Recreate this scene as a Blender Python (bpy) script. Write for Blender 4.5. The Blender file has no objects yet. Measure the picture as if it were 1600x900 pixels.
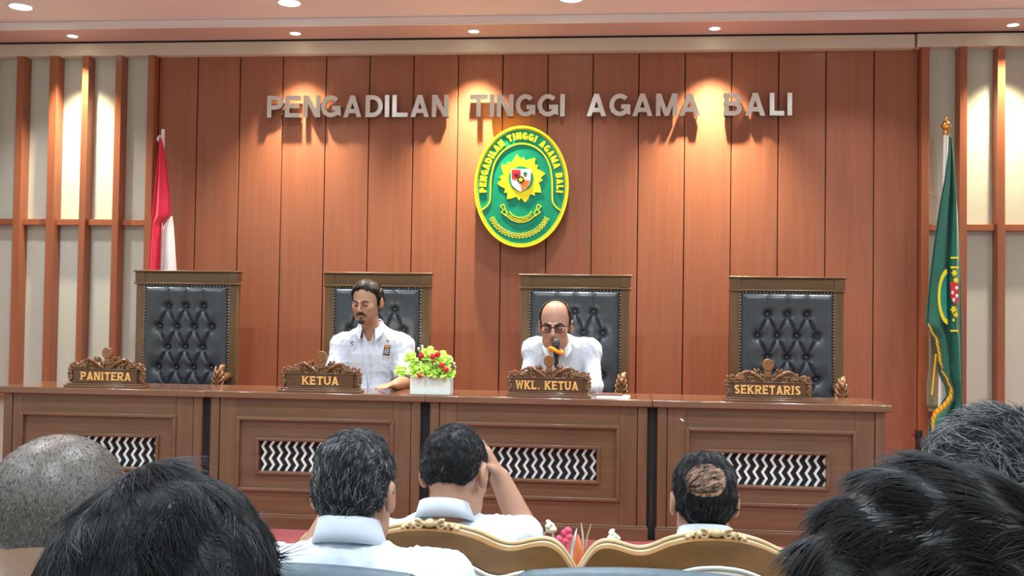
import bpy, math, random
import numpy as np
from mathutils import Matrix, Vector

S = bpy.context.scene
C = S.collection
PI = math.pi

# ---------------------------------------------------------------- camera
YAW, PITCH, ROLL = 0.0935, 0.0260, 0.0141
cam = bpy.data.cameras.new('camera'); cam.lens = 36.0; cam.sensor_width = 36.0
cam.clip_start = 0.05
cam_o = bpy.data.objects.new('camera', cam); C.objects.link(cam_o)
fw = Vector((-math.sin(YAW), math.cos(YAW), 0)); rt = Vector((math.cos(YAW), math.sin(YAW), 0)); up = Vector((0, 0, 1))
f2 = math.cos(PITCH)*fw + math.sin(PITCH)*up
u2 = -math.sin(PITCH)*fw + math.cos(PITCH)*up
r3 = math.cos(ROLL)*rt + math.sin(ROLL)*u2
u3 = math.cos(ROLL)*u2 - math.sin(ROLL)*rt
M = Matrix(((r3.x, u3.x, -f2.x, 2.9085), (r3.y, u3.y, -f2.y, -7.0074), (r3.z, u3.z, -f2.z, 1.400), (0, 0, 0, 1)))
cam_o.matrix_world = M
S.camera = cam_o
S.view_settings.view_transform = 'Standard'
S.view_settings.look = 'None'
S.view_settings.gamma = 1.0
S.view_settings.use_curve_mapping = False
S.view_settings.exposure = 0.08

# ---------------------------------------------------------------- light levels
W = bpy.data.worlds.new('world'); S.world = W; W.use_nodes = True
W.node_tree.nodes['Background'].inputs[0].default_value = (0.80, 0.88, 1.0, 1)
W.node_tree.nodes['Background'].inputs[1].default_value = 0.05
L_ROOM = 25.0        # each ceiling downlight over the audience
L_BIG = 9.0         # each large downlight in front of the panelling
L_SPOT = [280.0, 330.0, 520.0, 560.0, 260.0]   # small wall-washing downlights, left to right
COL_ROOM = (0.82, 0.93, 1.0)
COL_SPOT = (1.0, 0.85, 0.58)
FLOOR = -0.12
DAIS = 0.20

# ---------------------------------------------------------------- materials
def mat(name, rgb, rough=0.5, metal=0.0, spec=0.5, coat=0.0, sheen=0.0):
    m = bpy.data.materials.new(name); m.use_nodes = True
    b = m.node_tree.nodes['Principled BSDF']
    b.inputs['Base Color'].default_value = (*rgb, 1)
    b.inputs['Roughness'].default_value = rough
    b.inputs['Metallic'].default_value = metal
    b.inputs['Specular IOR Level'].default_value = spec
    b.inputs['Coat Weight'].default_value = coat
    b.inputs['Coat Roughness'].default_value = 0.12
    b.inputs['Sheen Weight'].default_value = sheen
    return m

def nodes(m): return m.node_tree.nodes, m.node_tree.links, m.node_tree.nodes['Principled BSDF']

def noise_mix(m, a, b, scale=(1, 1, 1), freq=5.0, detail=4.0, lo=0.3, hi=0.7, bump=0.0, bump_dist=0.002, coord='Object', rough=None):
    """procedural two tone noise in object space with optional bump"""
    n, l, bs = nodes(m)
    tc = n.new('ShaderNodeTexCoord'); mp = n.new('ShaderNodeMapping'); mp.inputs['Scale'].default_value = scale
    nz = n.new('ShaderNodeTexNoise'); nz.inputs['Scale'].default_value = freq; nz.inputs['Detail'].default_value = detail
    l.new(tc.outputs[coord], mp.inputs[0]); l.new(mp.outputs[0], nz.inputs['Vector'])
    cr = n.new('ShaderNodeValToRGB'); cr.color_ramp.elements[0].position = lo; cr.color_ramp.elements[1].position = hi
    cr.color_ramp.elements[0].color = (*a, 1); cr.color_ramp.elements[1].color = (*b, 1)
    l.new(nz.outputs['Fac'], cr.inputs[0]); l.new(cr.outputs[0], bs.inputs['Base Color'])
    if bump:
        bp = n.new('ShaderNodeBump'); bp.inputs['Strength'].default_value = bump; bp.inputs['Distance'].default_value = bump_dist
        l.new(nz.outputs['Fac'], bp.inputs['Height']); l.new(bp.outputs[0], bs.inputs['Normal'])
    if rough:
        mr = n.new('ShaderNodeMapRange'); mr.inputs['To Min'].default_value = rough[0]; mr.inputs['To Max'].default_value = rough[1]
        l.new(nz.outputs['Fac'], mr.inputs[0]); l.new(mr.outputs[0], bs.inputs['Roughness'])
    return m

def wood(name, a, b, rough=0.35, axis='z', coat=0.2, freq=3.0, stretch=14.0):
    m = mat(name, a, rough, coat=coat)
    s = {'z': (stretch, stretch, 0.7), 'x': (0.7, stretch, stretch), 'y': (stretch, 0.7, stretch)}[axis]
    return noise_mix(m, a, b, s, freq, 6.0, 0.25, 0.75, bump=0.08, bump_dist=0.001)

def emis(name, rgb, strength):
    m = bpy.data.materials.new(name); m.use_nodes = True
    n, l, b = nodes(m)
    b.inputs['Base Color'].default_value = (0, 0, 0, 1)
    b.inputs['Emission Color'].default_value = (*rgb, 1); b.inputs['Emission Strength'].default_value = strength
    return m

PANEL = wood('panel wood', (0.285, 0.098, 0.050), (0.345, 0.124, 0.064), 0.42, 'z', 0.06, 2.0, 18)
SLAT = wood('slat wood', (0.290, 0.092, 0.040), (0.36, 0.120, 0.055), 0.40, 'z', 0.10, 2.0, 20)
DESK = wood('desk wood', (0.118, 0.054, 0.026), (0.178, 0.088, 0.045), 0.33, 'z', 0.15, 2.5, 12)
DESKX = wood('desk wood level', (0.118, 0.054, 0.026), (0.178, 0.088, 0.045), 0.33, 'x', 0.15, 2.5, 12)
DTOP = wood('desk top wood', (0.15, 0.070, 0.038), (0.21, 0.100, 0.056), 0.16, 'x', 0.45, 2.5, 12)
CHWOOD = wood('chair wood', (0.115, 0.062, 0.026), (0.185, 0.105, 0.048), 0.30, 'z', 0.25, 2.5, 12)
CHWOODX = wood('chair wood level', (0.115, 0.062, 0.026), (0.185, 0.105, 0.048), 0.30, 'x', 0.25, 2.5, 12)
CARVE = noise_mix(mat('carved wood', (0.2, 0.09, 0.03), 0.22, coat=0.5), (0.13, 0.052, 0.018), (0.27, 0.120, 0.045), (1, 1, 1), 30, 3)
PLATE = noise_mix(mat('name board wood', (0.1, 0.04, 0.015), 0.28, coat=0.3), (0.085, 0.034, 0.014), (0.125, 0.055, 0.022), (1, 8, 8), 20, 3)
CREAM = noise_mix(mat('cream wall paint', (0.66, 0.65, 0.57), 0.75), (0.56, 0.595, 0.51), (0.61, 0.64, 0.55), (1, 1, 1), 1.5, 5, bump=0.03)
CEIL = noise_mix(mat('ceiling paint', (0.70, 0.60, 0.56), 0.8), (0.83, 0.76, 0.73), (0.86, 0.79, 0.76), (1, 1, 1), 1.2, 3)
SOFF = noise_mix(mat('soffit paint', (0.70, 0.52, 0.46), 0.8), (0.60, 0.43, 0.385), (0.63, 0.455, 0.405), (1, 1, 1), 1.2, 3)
CORN = noise_mix(mat('cornice paint', (0.62, 0.57, 0.46), 0.6), (0.60, 0.545, 0.43), (0.66, 0.60, 0.48), (1, 1, 1), 2.5, 4)
DARK = noise_mix(mat('dark gap', (0.02, 0.012, 0.01), 0.7), (0.02, 0.010, 0.008), (0.035, 0.015, 0.012), (1, 1, 1), 8)
CARPET = noise_mix(mat('red carpet', (0.5, 0.03, 0.03), 0.95, sheen=0.3), (0.32, 0.012, 0.018), (0.44, 0.028, 0.032), (1, 1, 1), 220, 2, bump=0.4, bump_dist=0.004)
LEATHER = noise_mix(mat('black leather', (0.03, 0.037, 0.046), 0.34, spec=0.6, coat=0.12), (0.040, 0.050, 0.061), (0.056, 0.068, 0.081), (1, 1, 1), 120, 3, bump=0.10, bump_dist=0.001)
VINYL = noise_mix(mat('grey vinyl', (0.12, 0.2, 0.25), 0.45), (0.055, 0.088, 0.115), (0.075, 0.112, 0.142), (1, 1, 1), 60, 4, bump=0.1, bump_dist=0.001)
STEEL = noise_mix(mat('polished steel', (0.72, 0.72, 0.68), 0.20, 1.0), (0.66, 0.67, 0.63), (0.80, 0.80, 0.76), (1, 1, 1), 6, 2, rough=(0.12, 0.24))
CHROME = noise_mix(mat('chrome', (0.8, 0.8, 0.8), 0.15, 1.0), (0.76, 0.76, 0.77), (0.84, 0.84, 0.85), (1, 1, 1), 10)
BRASS = noise_mix(mat('brass', (0.75, 0.48, 0.12), 0.22, 1.0), (0.72, 0.45, 0.10), (0.85, 0.55, 0.16), (1, 1, 1), 20)
NAIL = noise_mix(mat('nail head metal', (0.6, 0.5, 0.4), 0.25, 1.0), (0.55, 0.47, 0.38), (0.7, 0.62, 0.52), (1, 1, 1), 20)
BLACK = noise_mix(mat('black plastic', (0.012, 0.012, 0.013), 0.4), (0.010, 0.010, 0.012), (0.018, 0.018, 0.02), (1, 1, 1), 40)
VOID = noise_mix(mat('unlit hollow', (0.006, 0.006, 0.008), 0.8), (0.005, 0.005, 0.007), (0.009, 0.008, 0.010), (1, 1, 1), 10)
WHITEP = noise_mix(mat('white paint', (0.8, 0.8, 0.78), 0.4), (0.76, 0.77, 0.75), (0.84, 0.84, 0.82), (1, 1, 1), 6)
GOLDT = noise_mix(mat('gold lettering', (0.80, 0.42, 0.10), 0.4), (0.78, 0.38, 0.09), (0.92, 0.55, 0.19), (1, 1, 1), 40)
GREEN_E = noise_mix(mat('emblem green', (0.0, 0.25, 0.13), 0.35), (0.0, 0.235, 0.125), (0.004, 0.275, 0.15), (1, 1, 1), 8)
YELL_E = noise_mix(mat('emblem yellow', (0.85, 0.75, 0.02), 0.35), (0.84, 0.72, 0.015), (0.90, 0.80, 0.03), (1, 1, 1), 8)
GREEN_F = noise_mix(mat('green flag cloth', (0.0, 0.12, 0.08), 0.55, sheen=0.3), (0.003, 0.125, 0.085), (0.006, 0.165, 0.112), (1, 1, 0.3), 14)
FRINGE = noise_mix(mat('gold fringe', (0.75, 0.45, 0.02), 0.6), (0.72, 0.40, 0.01), (0.88, 0.56, 0.04), (1, 1, 1), 80)
TILE = noise_mix(mat('pale floor tile', (.5, .48, .44), .25), (.42, .41, .38), (.52, .50, .46), (1, 1, 1), 3, 4)
RED_F = noise_mix(mat('red flag cloth', (0.7, 0.02, 0.06), 0.55, sheen=0.2), (0.66, 0.014, 0.055), (0.76, 0.025, 0.08), (1, 1, 0.3), 10)
WHITE_F = noise_mix(mat('white flag cloth', (0.8, 0.8, 0.85), 0.6), (0.76, 0.76, 0.83), (0.84, 0.84, 0.88), (1, 1, 0.3), 10)
SHIRT = noise_mix(mat('white shirt cotton', (0.8, 0.83, 0.88), 0.75, sheen=0.1), (0.60, 0.665, 0.775), (0.65, 0.715, 0.815), (1, 1, 0.5), 9, 3, bump=0.35, bump_dist=0.006)
NAVY = noise_mix(mat('navy cloth', (0.02, 0.04, 0.12), 0.8), (0.015, 0.035, 0.10), (0.03, 0.055, 0.15), (1, 1, 1), 20)
TROUSER = noise_mix(mat('dark trousers', (0.02, 0.02, 0.03), 0.85), (0.016, 0.017, 0.024), (0.03, 0.03, 0.04), (1, 1, 1), 30)
UPHOL = noise_mix(mat('cream upholstery', (0.55, 0.53, 0.46), 0.7), (0.50, 0.485, 0.42), (0.58, 0.56, 0.49), (1, 1, 1), 25, 4, bump=0.1, bump_dist=0.001)
SOFAW = noise_mix(mat('golden brown wood', (0.3, 0.16, 0.05), 0.35, coat=0.3), (0.15, 0.068, 0.017), (0.25, 0.120, 0.034), (2, 2, 6), 3, 5)
GILT = noise_mix(mat('gilded moulding', (0.68, 0.52, 0.30), 0.35), (0.48, 0.35, 0.18), (0.62, 0.48, 0.28), (1, 1, 1), 14)
PAPER = noise_mix(mat('white paper', (0.8, 0.78, 0.8), 0.6), (0.76, 0.74, 0.77), (0.84, 0.82, 0.84), (1, 1, 1), 12)
RINGO = noise_mix(mat('orange foam', (0.95, 0.3, 0.01), 0.7), (0.90, 0.26, 0.01), (1.0, 0.36, 0.02), (1, 1, 1), 60)
POT = noise_mix(mat('white ceramic', (0.78, 0.82, 0.76), 0.3), (0.76, 0.80, 0.74), (0.80, 0.84, 0.78), (1, 1, 1), 5)
LIME = noise_mix(mat('lime petals', (0.45, 0.75, 0.06), 0.55), (0.45, 0.76, 0.05), (0.66, 0.88, 0.20), (1, 1, 1), 25)
LEAF = noise_mix(mat('green leaves', (0.05, 0.2, 0.04), 0.5), (0.03, 0.14, 0.035), (0.09, 0.28, 0.06), (1, 1, 1), 30)
BERRY = noise_mix(mat('red berries', (0.6, 0.01, 0.03), 0.2), (0.52, 0.008, 0.02), (0.68, 0.02, 0.04), (1, 1, 1), 30)
BUD = noise_mix(mat('cream buds', (0.8, 0.8, 0.6), 0.5), (0.74, 0.75, 0.52), (0.86, 0.85, 0.68), (1, 1, 1), 30)
PINK = noise_mix(mat('pink petals', (0.85, 0.08, 0.18), 0.5), (0.80, 0.05, 0.14), (0.90, 0.16, 0.26), (1, 1, 1), 30)
ORANGEL = noise_mix(mat('orange leaf', (0.7, 0.16, 0.05), 0.5), (0.62, 0.12, 0.04), (0.78, 0.22, 0.08), (1, 1, 1), 30)
IRID = noise_mix(mat('silver zigzag strip', (0.8, 0.82, 0.84), 0.3, 0.35), (0.74, 0.84, 0.88), (0.95, 0.94, 0.88), (1, 1, 1), 18, 2, lo=0.35, hi=0.65)
LIGHT_BIG = emis('large downlight glow', (0.93, 0.98, 1.0), 14.0)
LIGHT_SMALL = emis('small downlight glow', (1.0, 0.90, 0.72), 12.0)

def attr_mat(name, rough=0.5, spec=0.4, bump=0.0, freq=200, coat=0.0, mix=0.22):
    """base colour from the mesh's own colour attribute (natural pigment)"""
    m = mat(name, (0.5, 0.5, 0.5), rough, spec=spec, coat=coat)
    n, l, b = nodes(m)
    a = n.new('ShaderNodeAttribute'); a.attribute_name = 'pigment'
    tc = n.new('ShaderNodeTexCoord'); nz = n.new('ShaderNodeTexNoise'); nz.inputs['Scale'].default_value = freq; nz.inputs['Detail'].default_value = 3
    l.new(tc.outputs['Object'], nz.inputs['Vector'])
    mx = n.new('ShaderNodeMix'); mx.data_type = 'RGBA'; mx.blend_type = 'MULTIPLY'; mx.inputs['Factor'].default_value = mix
    l.new(a.outputs['Color'], mx.inputs['A']); l.new(nz.outputs['Fac'], mx.inputs['B'])
    l.new(mx.outputs['Result'], b.inputs['Base Color'])
    if bump:
        bp = n.new('ShaderNodeBump'); bp.inputs['Strength'].default_value = bump; bp.inputs['Distance'].default_value = 0.001
        l.new(nz.outputs['Fac'], bp.inputs['Height']); l.new(bp.outputs[0], b.inputs['Normal'])
    return m
SKIN = attr_mat('skin', 0.44, 0.45, 0.12, 160, mix=.12)
HAIR = attr_mat('hair', 0.46, 0.27, 0.0, 60)

# ---------------------------------------------------------------- mesh builder
class MB:
    def __init__(s): s.v = []; s.f = []; s.m = None
    def add(s, vs, fs):
        k = len(s.v)
        if s.m is not None: vs = [tuple(s.m @ Vector(p)) for p in vs]
        s.v += [tuple(map(float, p)) for p in vs]; s.f += [tuple(i+k for i in f) for f in fs]
        return s
    def box(s, x0, x1, y0, y1, z0, z1):
        return s.add([(x0,y0,z0),(x1,y0,z0),(x1,y1,z0),(x0,y1,z0),(x0,y0,z1),(x1,y0,z1),(x1,y1,z1),(x0,y1,z1)],
                     [(0,3,2,1),(4,5,6,7),(0,1,5,4),(1,2,6,5),(2,3,7,6),(3,0,4,7)])
    def prism(s, poly, y0, y1):
        """poly of (x, z), extruded from y0 (front, smaller y) to y1"""
        a = sum(poly[i][0]*poly[(i+1) % len(poly)][1]-poly[(i+1) % len(poly)][0]*poly[i][1] for i in range(len(poly)))
        if a < 0: poly = poly[::-1]
        n = len(poly)
        vs = [(x, y0, z) for x, z in poly]+[(x, y1, z) for x, z in poly]
        return s.add(vs, [tuple(range(n)), tuple(range(2*n-1, n-1, -1))]+[(i, i+n, (i+1) % n+n, (i+1) % n) for i in range(n)])
    def slab(s, poly, z0, z1):
        a = sum(poly[i][0]*poly[(i+1) % len(poly)][1]-poly[(i+1) % len(poly)][0]*poly[i][1] for i in range(len(poly)))
        if a < 0: poly = poly[::-1]
        n = len(poly)
        vs = [(x, y, z0) for x, y in poly]+[(x, y, z1) for x, y in poly]
        return s.add(vs, [tuple(range(n-1, -1, -1)), tuple(range(n, 2*n))]+[(i, (i+1) % n, (i+1) % n+n, i+n) for i in range(n)])
    def tube(s, pts, r, n=8, closed=False):
        P = [Vector(p) for p in pts]; k = len(P)
        R = r if hasattr(r, '__len__') else [r]*k
        ref = None; vs = []
        for i in range(k):
            if closed: t = P[(i+1) % k]-P[i-1]
            else: t = P[min(i+1, k-1)]-P[max(i-1, 0)]
            t = t.normalized() if t.length > 1e-9 else Vector((0, 0, 1))
            if ref is None: ref = t.orthogonal().normalized()
            ref = (ref-t*ref.dot(t)); ref = ref.normalized() if ref.length > 1e-6 else t.orthogonal().normalized()
            b = t.cross(ref)
            for j in range(n):
                a = 2*PI*j/n
                vs.append(P[i]+(ref*math.cos(a)+b*math.sin(a))*R[i])
        fs = []
        for i in range(k if closed else k-1):
            i2 = (i+1) % k
            for j in range(n):
                j2 = (j+1) % n
                fs.append((i*n+j, i*n+j2, i2*n+j2, i2*n+j))
        if not closed: fs += [tuple(range(n-1, -1, -1)), tuple((k-1)*n+j for j in range(n))]
        return s.add(vs, fs)
    def lathe(s, prof, n=24, c=(0, 0, 0)):
        vs = []; k = len(prof)
        for r, z in prof:
            for j in range(n):
                a = 2*PI*j/n; vs.append((c[0]+r*math.cos(a), c[1]+r*math.sin(a), c[2]+z))
        fs = [(i*n+j, i*n+(j+1) % n, (i+1)*n+(j+1) % n, (i+1)*n+j) for i in range(k-1) for j in range(n)]
        fs += [tuple(range(n-1, -1, -1)), tuple((k-1)*n+j for j in range(n))]
        return s.add(vs, fs)
    def ball(s, c, r, n=12, m=8):
        r = r if hasattr(r, '__len__') else (r, r, r)
        vs = [(c[0], c[1], c[2]-r[2])]
        for i in range(1, m):
            t = -PI/2+PI*i/m
            for j in range(n):
                a = 2*PI*j/n
                vs.append((c[0]+r[0]*math.cos(t)*math.cos(a), c[1]+r[1]*math.cos(t)*math.sin(a), c[2]+r[2]*math.sin(t)))
        vs.append((c[0], c[1], c[2]+r[2])); T = len(vs)-1
        fs = [(0, 1+(j+1) % n, 1+j) for j in range(n)]
        for i in range(m-2):
            for j in range(n):
                a = 1+i*n; fs.append((a+j, a+(j+1) % n, a+n+(j+1) % n, a+n+j))
        a = 1+(m-2)*n
        fs += [(a+j, a+(j+1) % n, T) for j in range(n)]
        return s.add(vs, fs)
    def grid(s, P, flip=False):
        """P: array rows x cols x 3"""
        P = np.asarray(P); h, w = P.shape[:2]
        fs = []
        for i in range(h-1):
            for j in range(w-1):
                q = (i*w+j, i*w+j+1, (i+1)*w+j+1, (i+1)*w+j)
                fs.append(q[::-1] if flip else q)
        return s.add(P.reshape(-1, 3).tolist(), fs)

def link_mesh(name, me, m, parent=None, loc=None, smooth=True, bevel=0.0, angle=38, solid=0.0, sub=0):
    me.materials.append(m)
    o = bpy.data.objects.new(name, me); C.objects.link(o)
    if smooth:
        me.polygons.foreach_set('use_smooth', [True]*len(me.polygons))
        me.set_sharp_from_angle(angle=math.radians(angle))
    if parent is not None: o.parent = parent
    if loc is not None: o.location = loc
    if solid:
        md = o.modifiers.new('solid', 'SOLIDIFY'); md.thickness = solid; md.offset = 0
    if sub:
        md = o.modifiers.new('sub', 'SUBSURF'); md.levels = sub; md.render_levels = sub
    if bevel:
        md = o.modifiers.new('bevel', 'BEVEL'); md.width = bevel; md.segments = 2; md.limit_method = 'ANGLE'; md.angle_limit = math.radians(40)
    return o

def obj(name, mb, m, parent=None, **k):
    me = bpy.data.meshes.new(name)
    v = mb.v
    if parent is not None and k.pop('world', False):
        L = parent.location
        if parent.parent is not None: L = L+parent.parent.location
        v = [(a-L.x, b-L.y, c-L.z) for a, b, c in v]
    else: k.pop('world', None)
    me.from_pydata(v, [], mb.f); me.update()
    return link_mesh(name, me, m, parent, **k)

def tag(o, label, cat, group=None, kind=None):
    o['label'] = label; o['category'] = cat
    if group: o['group'] = group
    if kind: o['kind'] = kind
    return o
def thing(name, loc, label, cat, group=None, rz=0.0):
    o = bpy.data.objects.new(name, None); o.empty_display_size = 0.1; C.objects.link(o)
    o.location = loc; o.rotation_euler = (0, 0, rz)
    return tag(o, label, cat, group)
def struct(name, mb, m, **k):
    o = obj(name, mb, m, **k); o['kind'] = 'structure'; return o
def dup(root, loc, label):
    r = root.copy(); C.objects.link(r); r.location = loc; r['label'] = label
    for ch in list(root.children):
        c = ch.copy(); C.objects.link(c); c.parent = r
        for g in list(ch.children):
            d = g.copy(); C.objects.link(d); d.parent = c
    return r
def smoothstep(a, b, x):
    t = np.clip((x-a)/(b-a), 0, 1); return t*t*(3-2*t)

# ---------------------------------------------------------------- lettering
def arc(cx, cz, rx, rz, a0, a1, n=14):
    return [(cx+rx*math.cos(math.radians(a0+(a1-a0)*i/n)), cz+rz*math.sin(math.radians(a0+(a1-a0)*i/n))) for i in range(n+1)]
def glyph(c, w, h, s, q=None):
    """centre lines of one capital in a w x h box with stroke s; returns (polylines, serif feet)"""
    e = s/2; V = lambda x: [(x, h), (x, 0)]
    if c == 'I': return [V(w/2)], [(w/2, 0), (w/2, h)]
    if c == 'L': return [V(e), [(0, e), (w, e)]], [(e, h), (e, 0), ('v', w-e*.6, h*.13)]
    if c == 'E': return [V(e), [(0, e), (w, e)], [(0, h-e), (w, h-e)], [(0, h*.52), (w*.88, h*.52)]], [(e, 0), (e, h)]
    if c == 'T': return [V(w/2), [(0, h-e), (w, h-e)]], [(w/2, 0), ('v', e*.5, h*.87), ('v', w-e*.5, h*.87)]
    if c == 'N': return [V(e), V(w-e), [(e*.7, h+.1*h), (w-e*.7, -.1*h)]], [(e, h), (e, 0), (w-e, h)]
    if c == 'M': return [V(e), V(w-e), [(e*.8, h*1.1), (w/2, .02*h), (w-e*.8, h*1.1)]], [(e, 0), (w-e, 0), (e, h), (w-e, h)]
    if c == 'A':
        k = e*1.05
        return [[(k-(w/2-k)*.1, -.1*h), (w/2+(w/2-k)*.02, 1.02*h)], [(w-k+(w/2-k)*.1, -.1*h), (w/2-(w/2-k)*.02, 1.02*h)], [(w*.22, h*.28), (w*.78, h*.28)]], [(k, 0), (w-k, 0)]
    if c == 'W':
        return [[(e*.8, 1.08*h), (w*.28, -.05*h), (w*.5, h*.95), (w*.72, -.05*h), (w-e*.8, 1.08*h)]], [(e*.8, h), (w-e*.8, h)]
    if c == 'V' : return [[(e*.8, 1.08*h), (w*.5, -.05*h), (w-e*.8, 1.08*h)]], []
    if c == 'Y': return [[(e*.8, 1.08*h), (w*.5, h*.45)], [(w-e*.8, 1.08*h), (w*.5, h*.45)], [(w/2, h*.5), (w/2, 0)]], []
    if c == 'H': return [V(e), V(w-e), [(0, h/2), (w, h/2)]], []
    if c == 'K': return [V(e), [(e, h*.36), (w-e*.5, 1.08*h)], [(w*.36, h*.56), (w-e*.4, -.08*h)]], [(e, 0), (e, h), (w-e, 0), (w-e*1.2, h)]
    if c == 'U': return [[(e, h)]+[(e, h*.42)]+arc(w/2, h*.4, w/2-e, h*.4-e, 180, 360)+[(w-e, h)]], [(e, h), (w-e, h)]
    if c in 'PBRD':
        if c == 'D': return [V(e), [(0, h-e), (w*.42, h-e)]+arc(w*.42, h/2, w*.58-e, h/2-e, 90, -90)[1:]+[(0, e)]], [(e*.6, 0), (e*.6, h)]
        m = h*.46 if c != 'B' else h*.53
        up_ = [(0, h-e), (w*.5, h-e)]+arc(w*.5, (h-e+m)/2, (w*.5-e)*(1 if c != 'B' else .92), (h-e-m)/2, 90, -90, 10)[1:]+[(0, m)]
        L = [V(e), up_]; sf = [(e*.9, 0), (e*.6, h)]
        if c == 'B': L.append([(0, m), (w*.52, m)]+arc(w*.52, (m+e)/2, w*.48-e, (m-e)/2, 90, -90, 10)[1:]+[(0, e)])
        if c == 'R': L.append([(w*.42, m), (w-e*.7, -.1*h)]); sf.append((w-e, 0))
        return L, sf
    if c == 'G': return [arc(w/2, h/2, w/2-e, h/2-e, 42, 318, 24)+[(w-e, h*.20), (w-e, h*.47)], [(w, h*.42), (w*.56, h*.42)]], []
    if c == 'S':
        return [arc(w/2, h*.735, w/2-e, h*.265-e, 25, 270, 14)+arc(w/2, h*.27, w/2-e, h*.27-e+.0, 88, -155, 14)], []
    if c == '.': return [[(w/2-e*.9, e*.9), (w/2+e*.9, e*.9)]], []
    return [], []
def ribbon(line, s):
    P = [Vector((a, b)) for a, b in line]; n = len(P); out = []
    N = []
    for i in range(n):
        ds = []
        if i > 0: ds.append((P[i]-P[i-1]).normalized())
        if i < n-1: ds.append((P[i+1]-P[i]).normalized())
        nn = [Vector((-d.y, d.x)) for d in ds]
        v = sum(nn, Vector((0, 0)))
        v = v.normalized() if v.length > 1e-6 else nn[0]
        N.append(v*(s/2/max(0.35, v.dot(nn[0]))))
    for i in range(n-1):
        out.append([P[i]+N[i], P[i]-N[i], P[i+1]-N[i+1], P[i+1]+N[i+1]])
    return out
def clip(poly, lo, hi):
    for sgn, lim in ((1, lo), (-1, hi)):
        res = []
        for i in range(len(poly)):
            a, b = poly[i-1], poly[i]
            da, db = sgn*(a.y-lim), sgn*(b.y-lim)
            if (da >= 0) != (db >= 0): res.append(a+(b-a)*(da/(da-db)))
            if db >= 0: res.append(b)
        poly = res
        if not poly: break
    return poly
def letter_polys(c, w, h, s, serif=False):
    lines, feet = glyph(c, w, h, s); out = []
    for ln in lines:
        for q in ribbon(ln, s):
            q = clip(q, 0, h)
            if len(q) > 2: out.append([(p.x, p.y) for p in q])
    if serif:
        for ft in feet:
            if ft[0] == 'v':
                x, z = ft[1:]; out.append([(x-s*.22, z-s*.6), (x+s*.22, z-s*.6), (x+s*.22, z+s*.6), (x-s*.22, z+s*.6)])
            else:
                x, z = ft; z0 = 0 if z < h/2 else h-s*.36
                out.append([(x-s*1.0, z0), (x+s*1.0, z0), (x+s*1.0, z0+s*.36), (x-s*1.0, z0+s*.36)])
    return out
def word(mb, text, x0, x1, z0, h, y0, y1, s, serif=False):
    wd = {'I': .36, 'W': 1.25, 'M': 1.15, ' ': .45, '.': .35, 'L': .82, 'E': .85, 'T': .9, 'S': .82, 'P': .85}
    tot = sum(wd.get(c, 1.0) for c in text)+.22*(len(text)-1); u = (x1-x0)/tot; x = x0
    for c in text:
        w = wd.get(c, 1.0)*u
        if c != ' ':
            for i, q in enumerate(letter_polys(c, w, h, s, serif)): mb.prism([(x+a, z0+b) for a, b in q], y0-.00006*i, y1)
        x += w+.22*u

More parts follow.
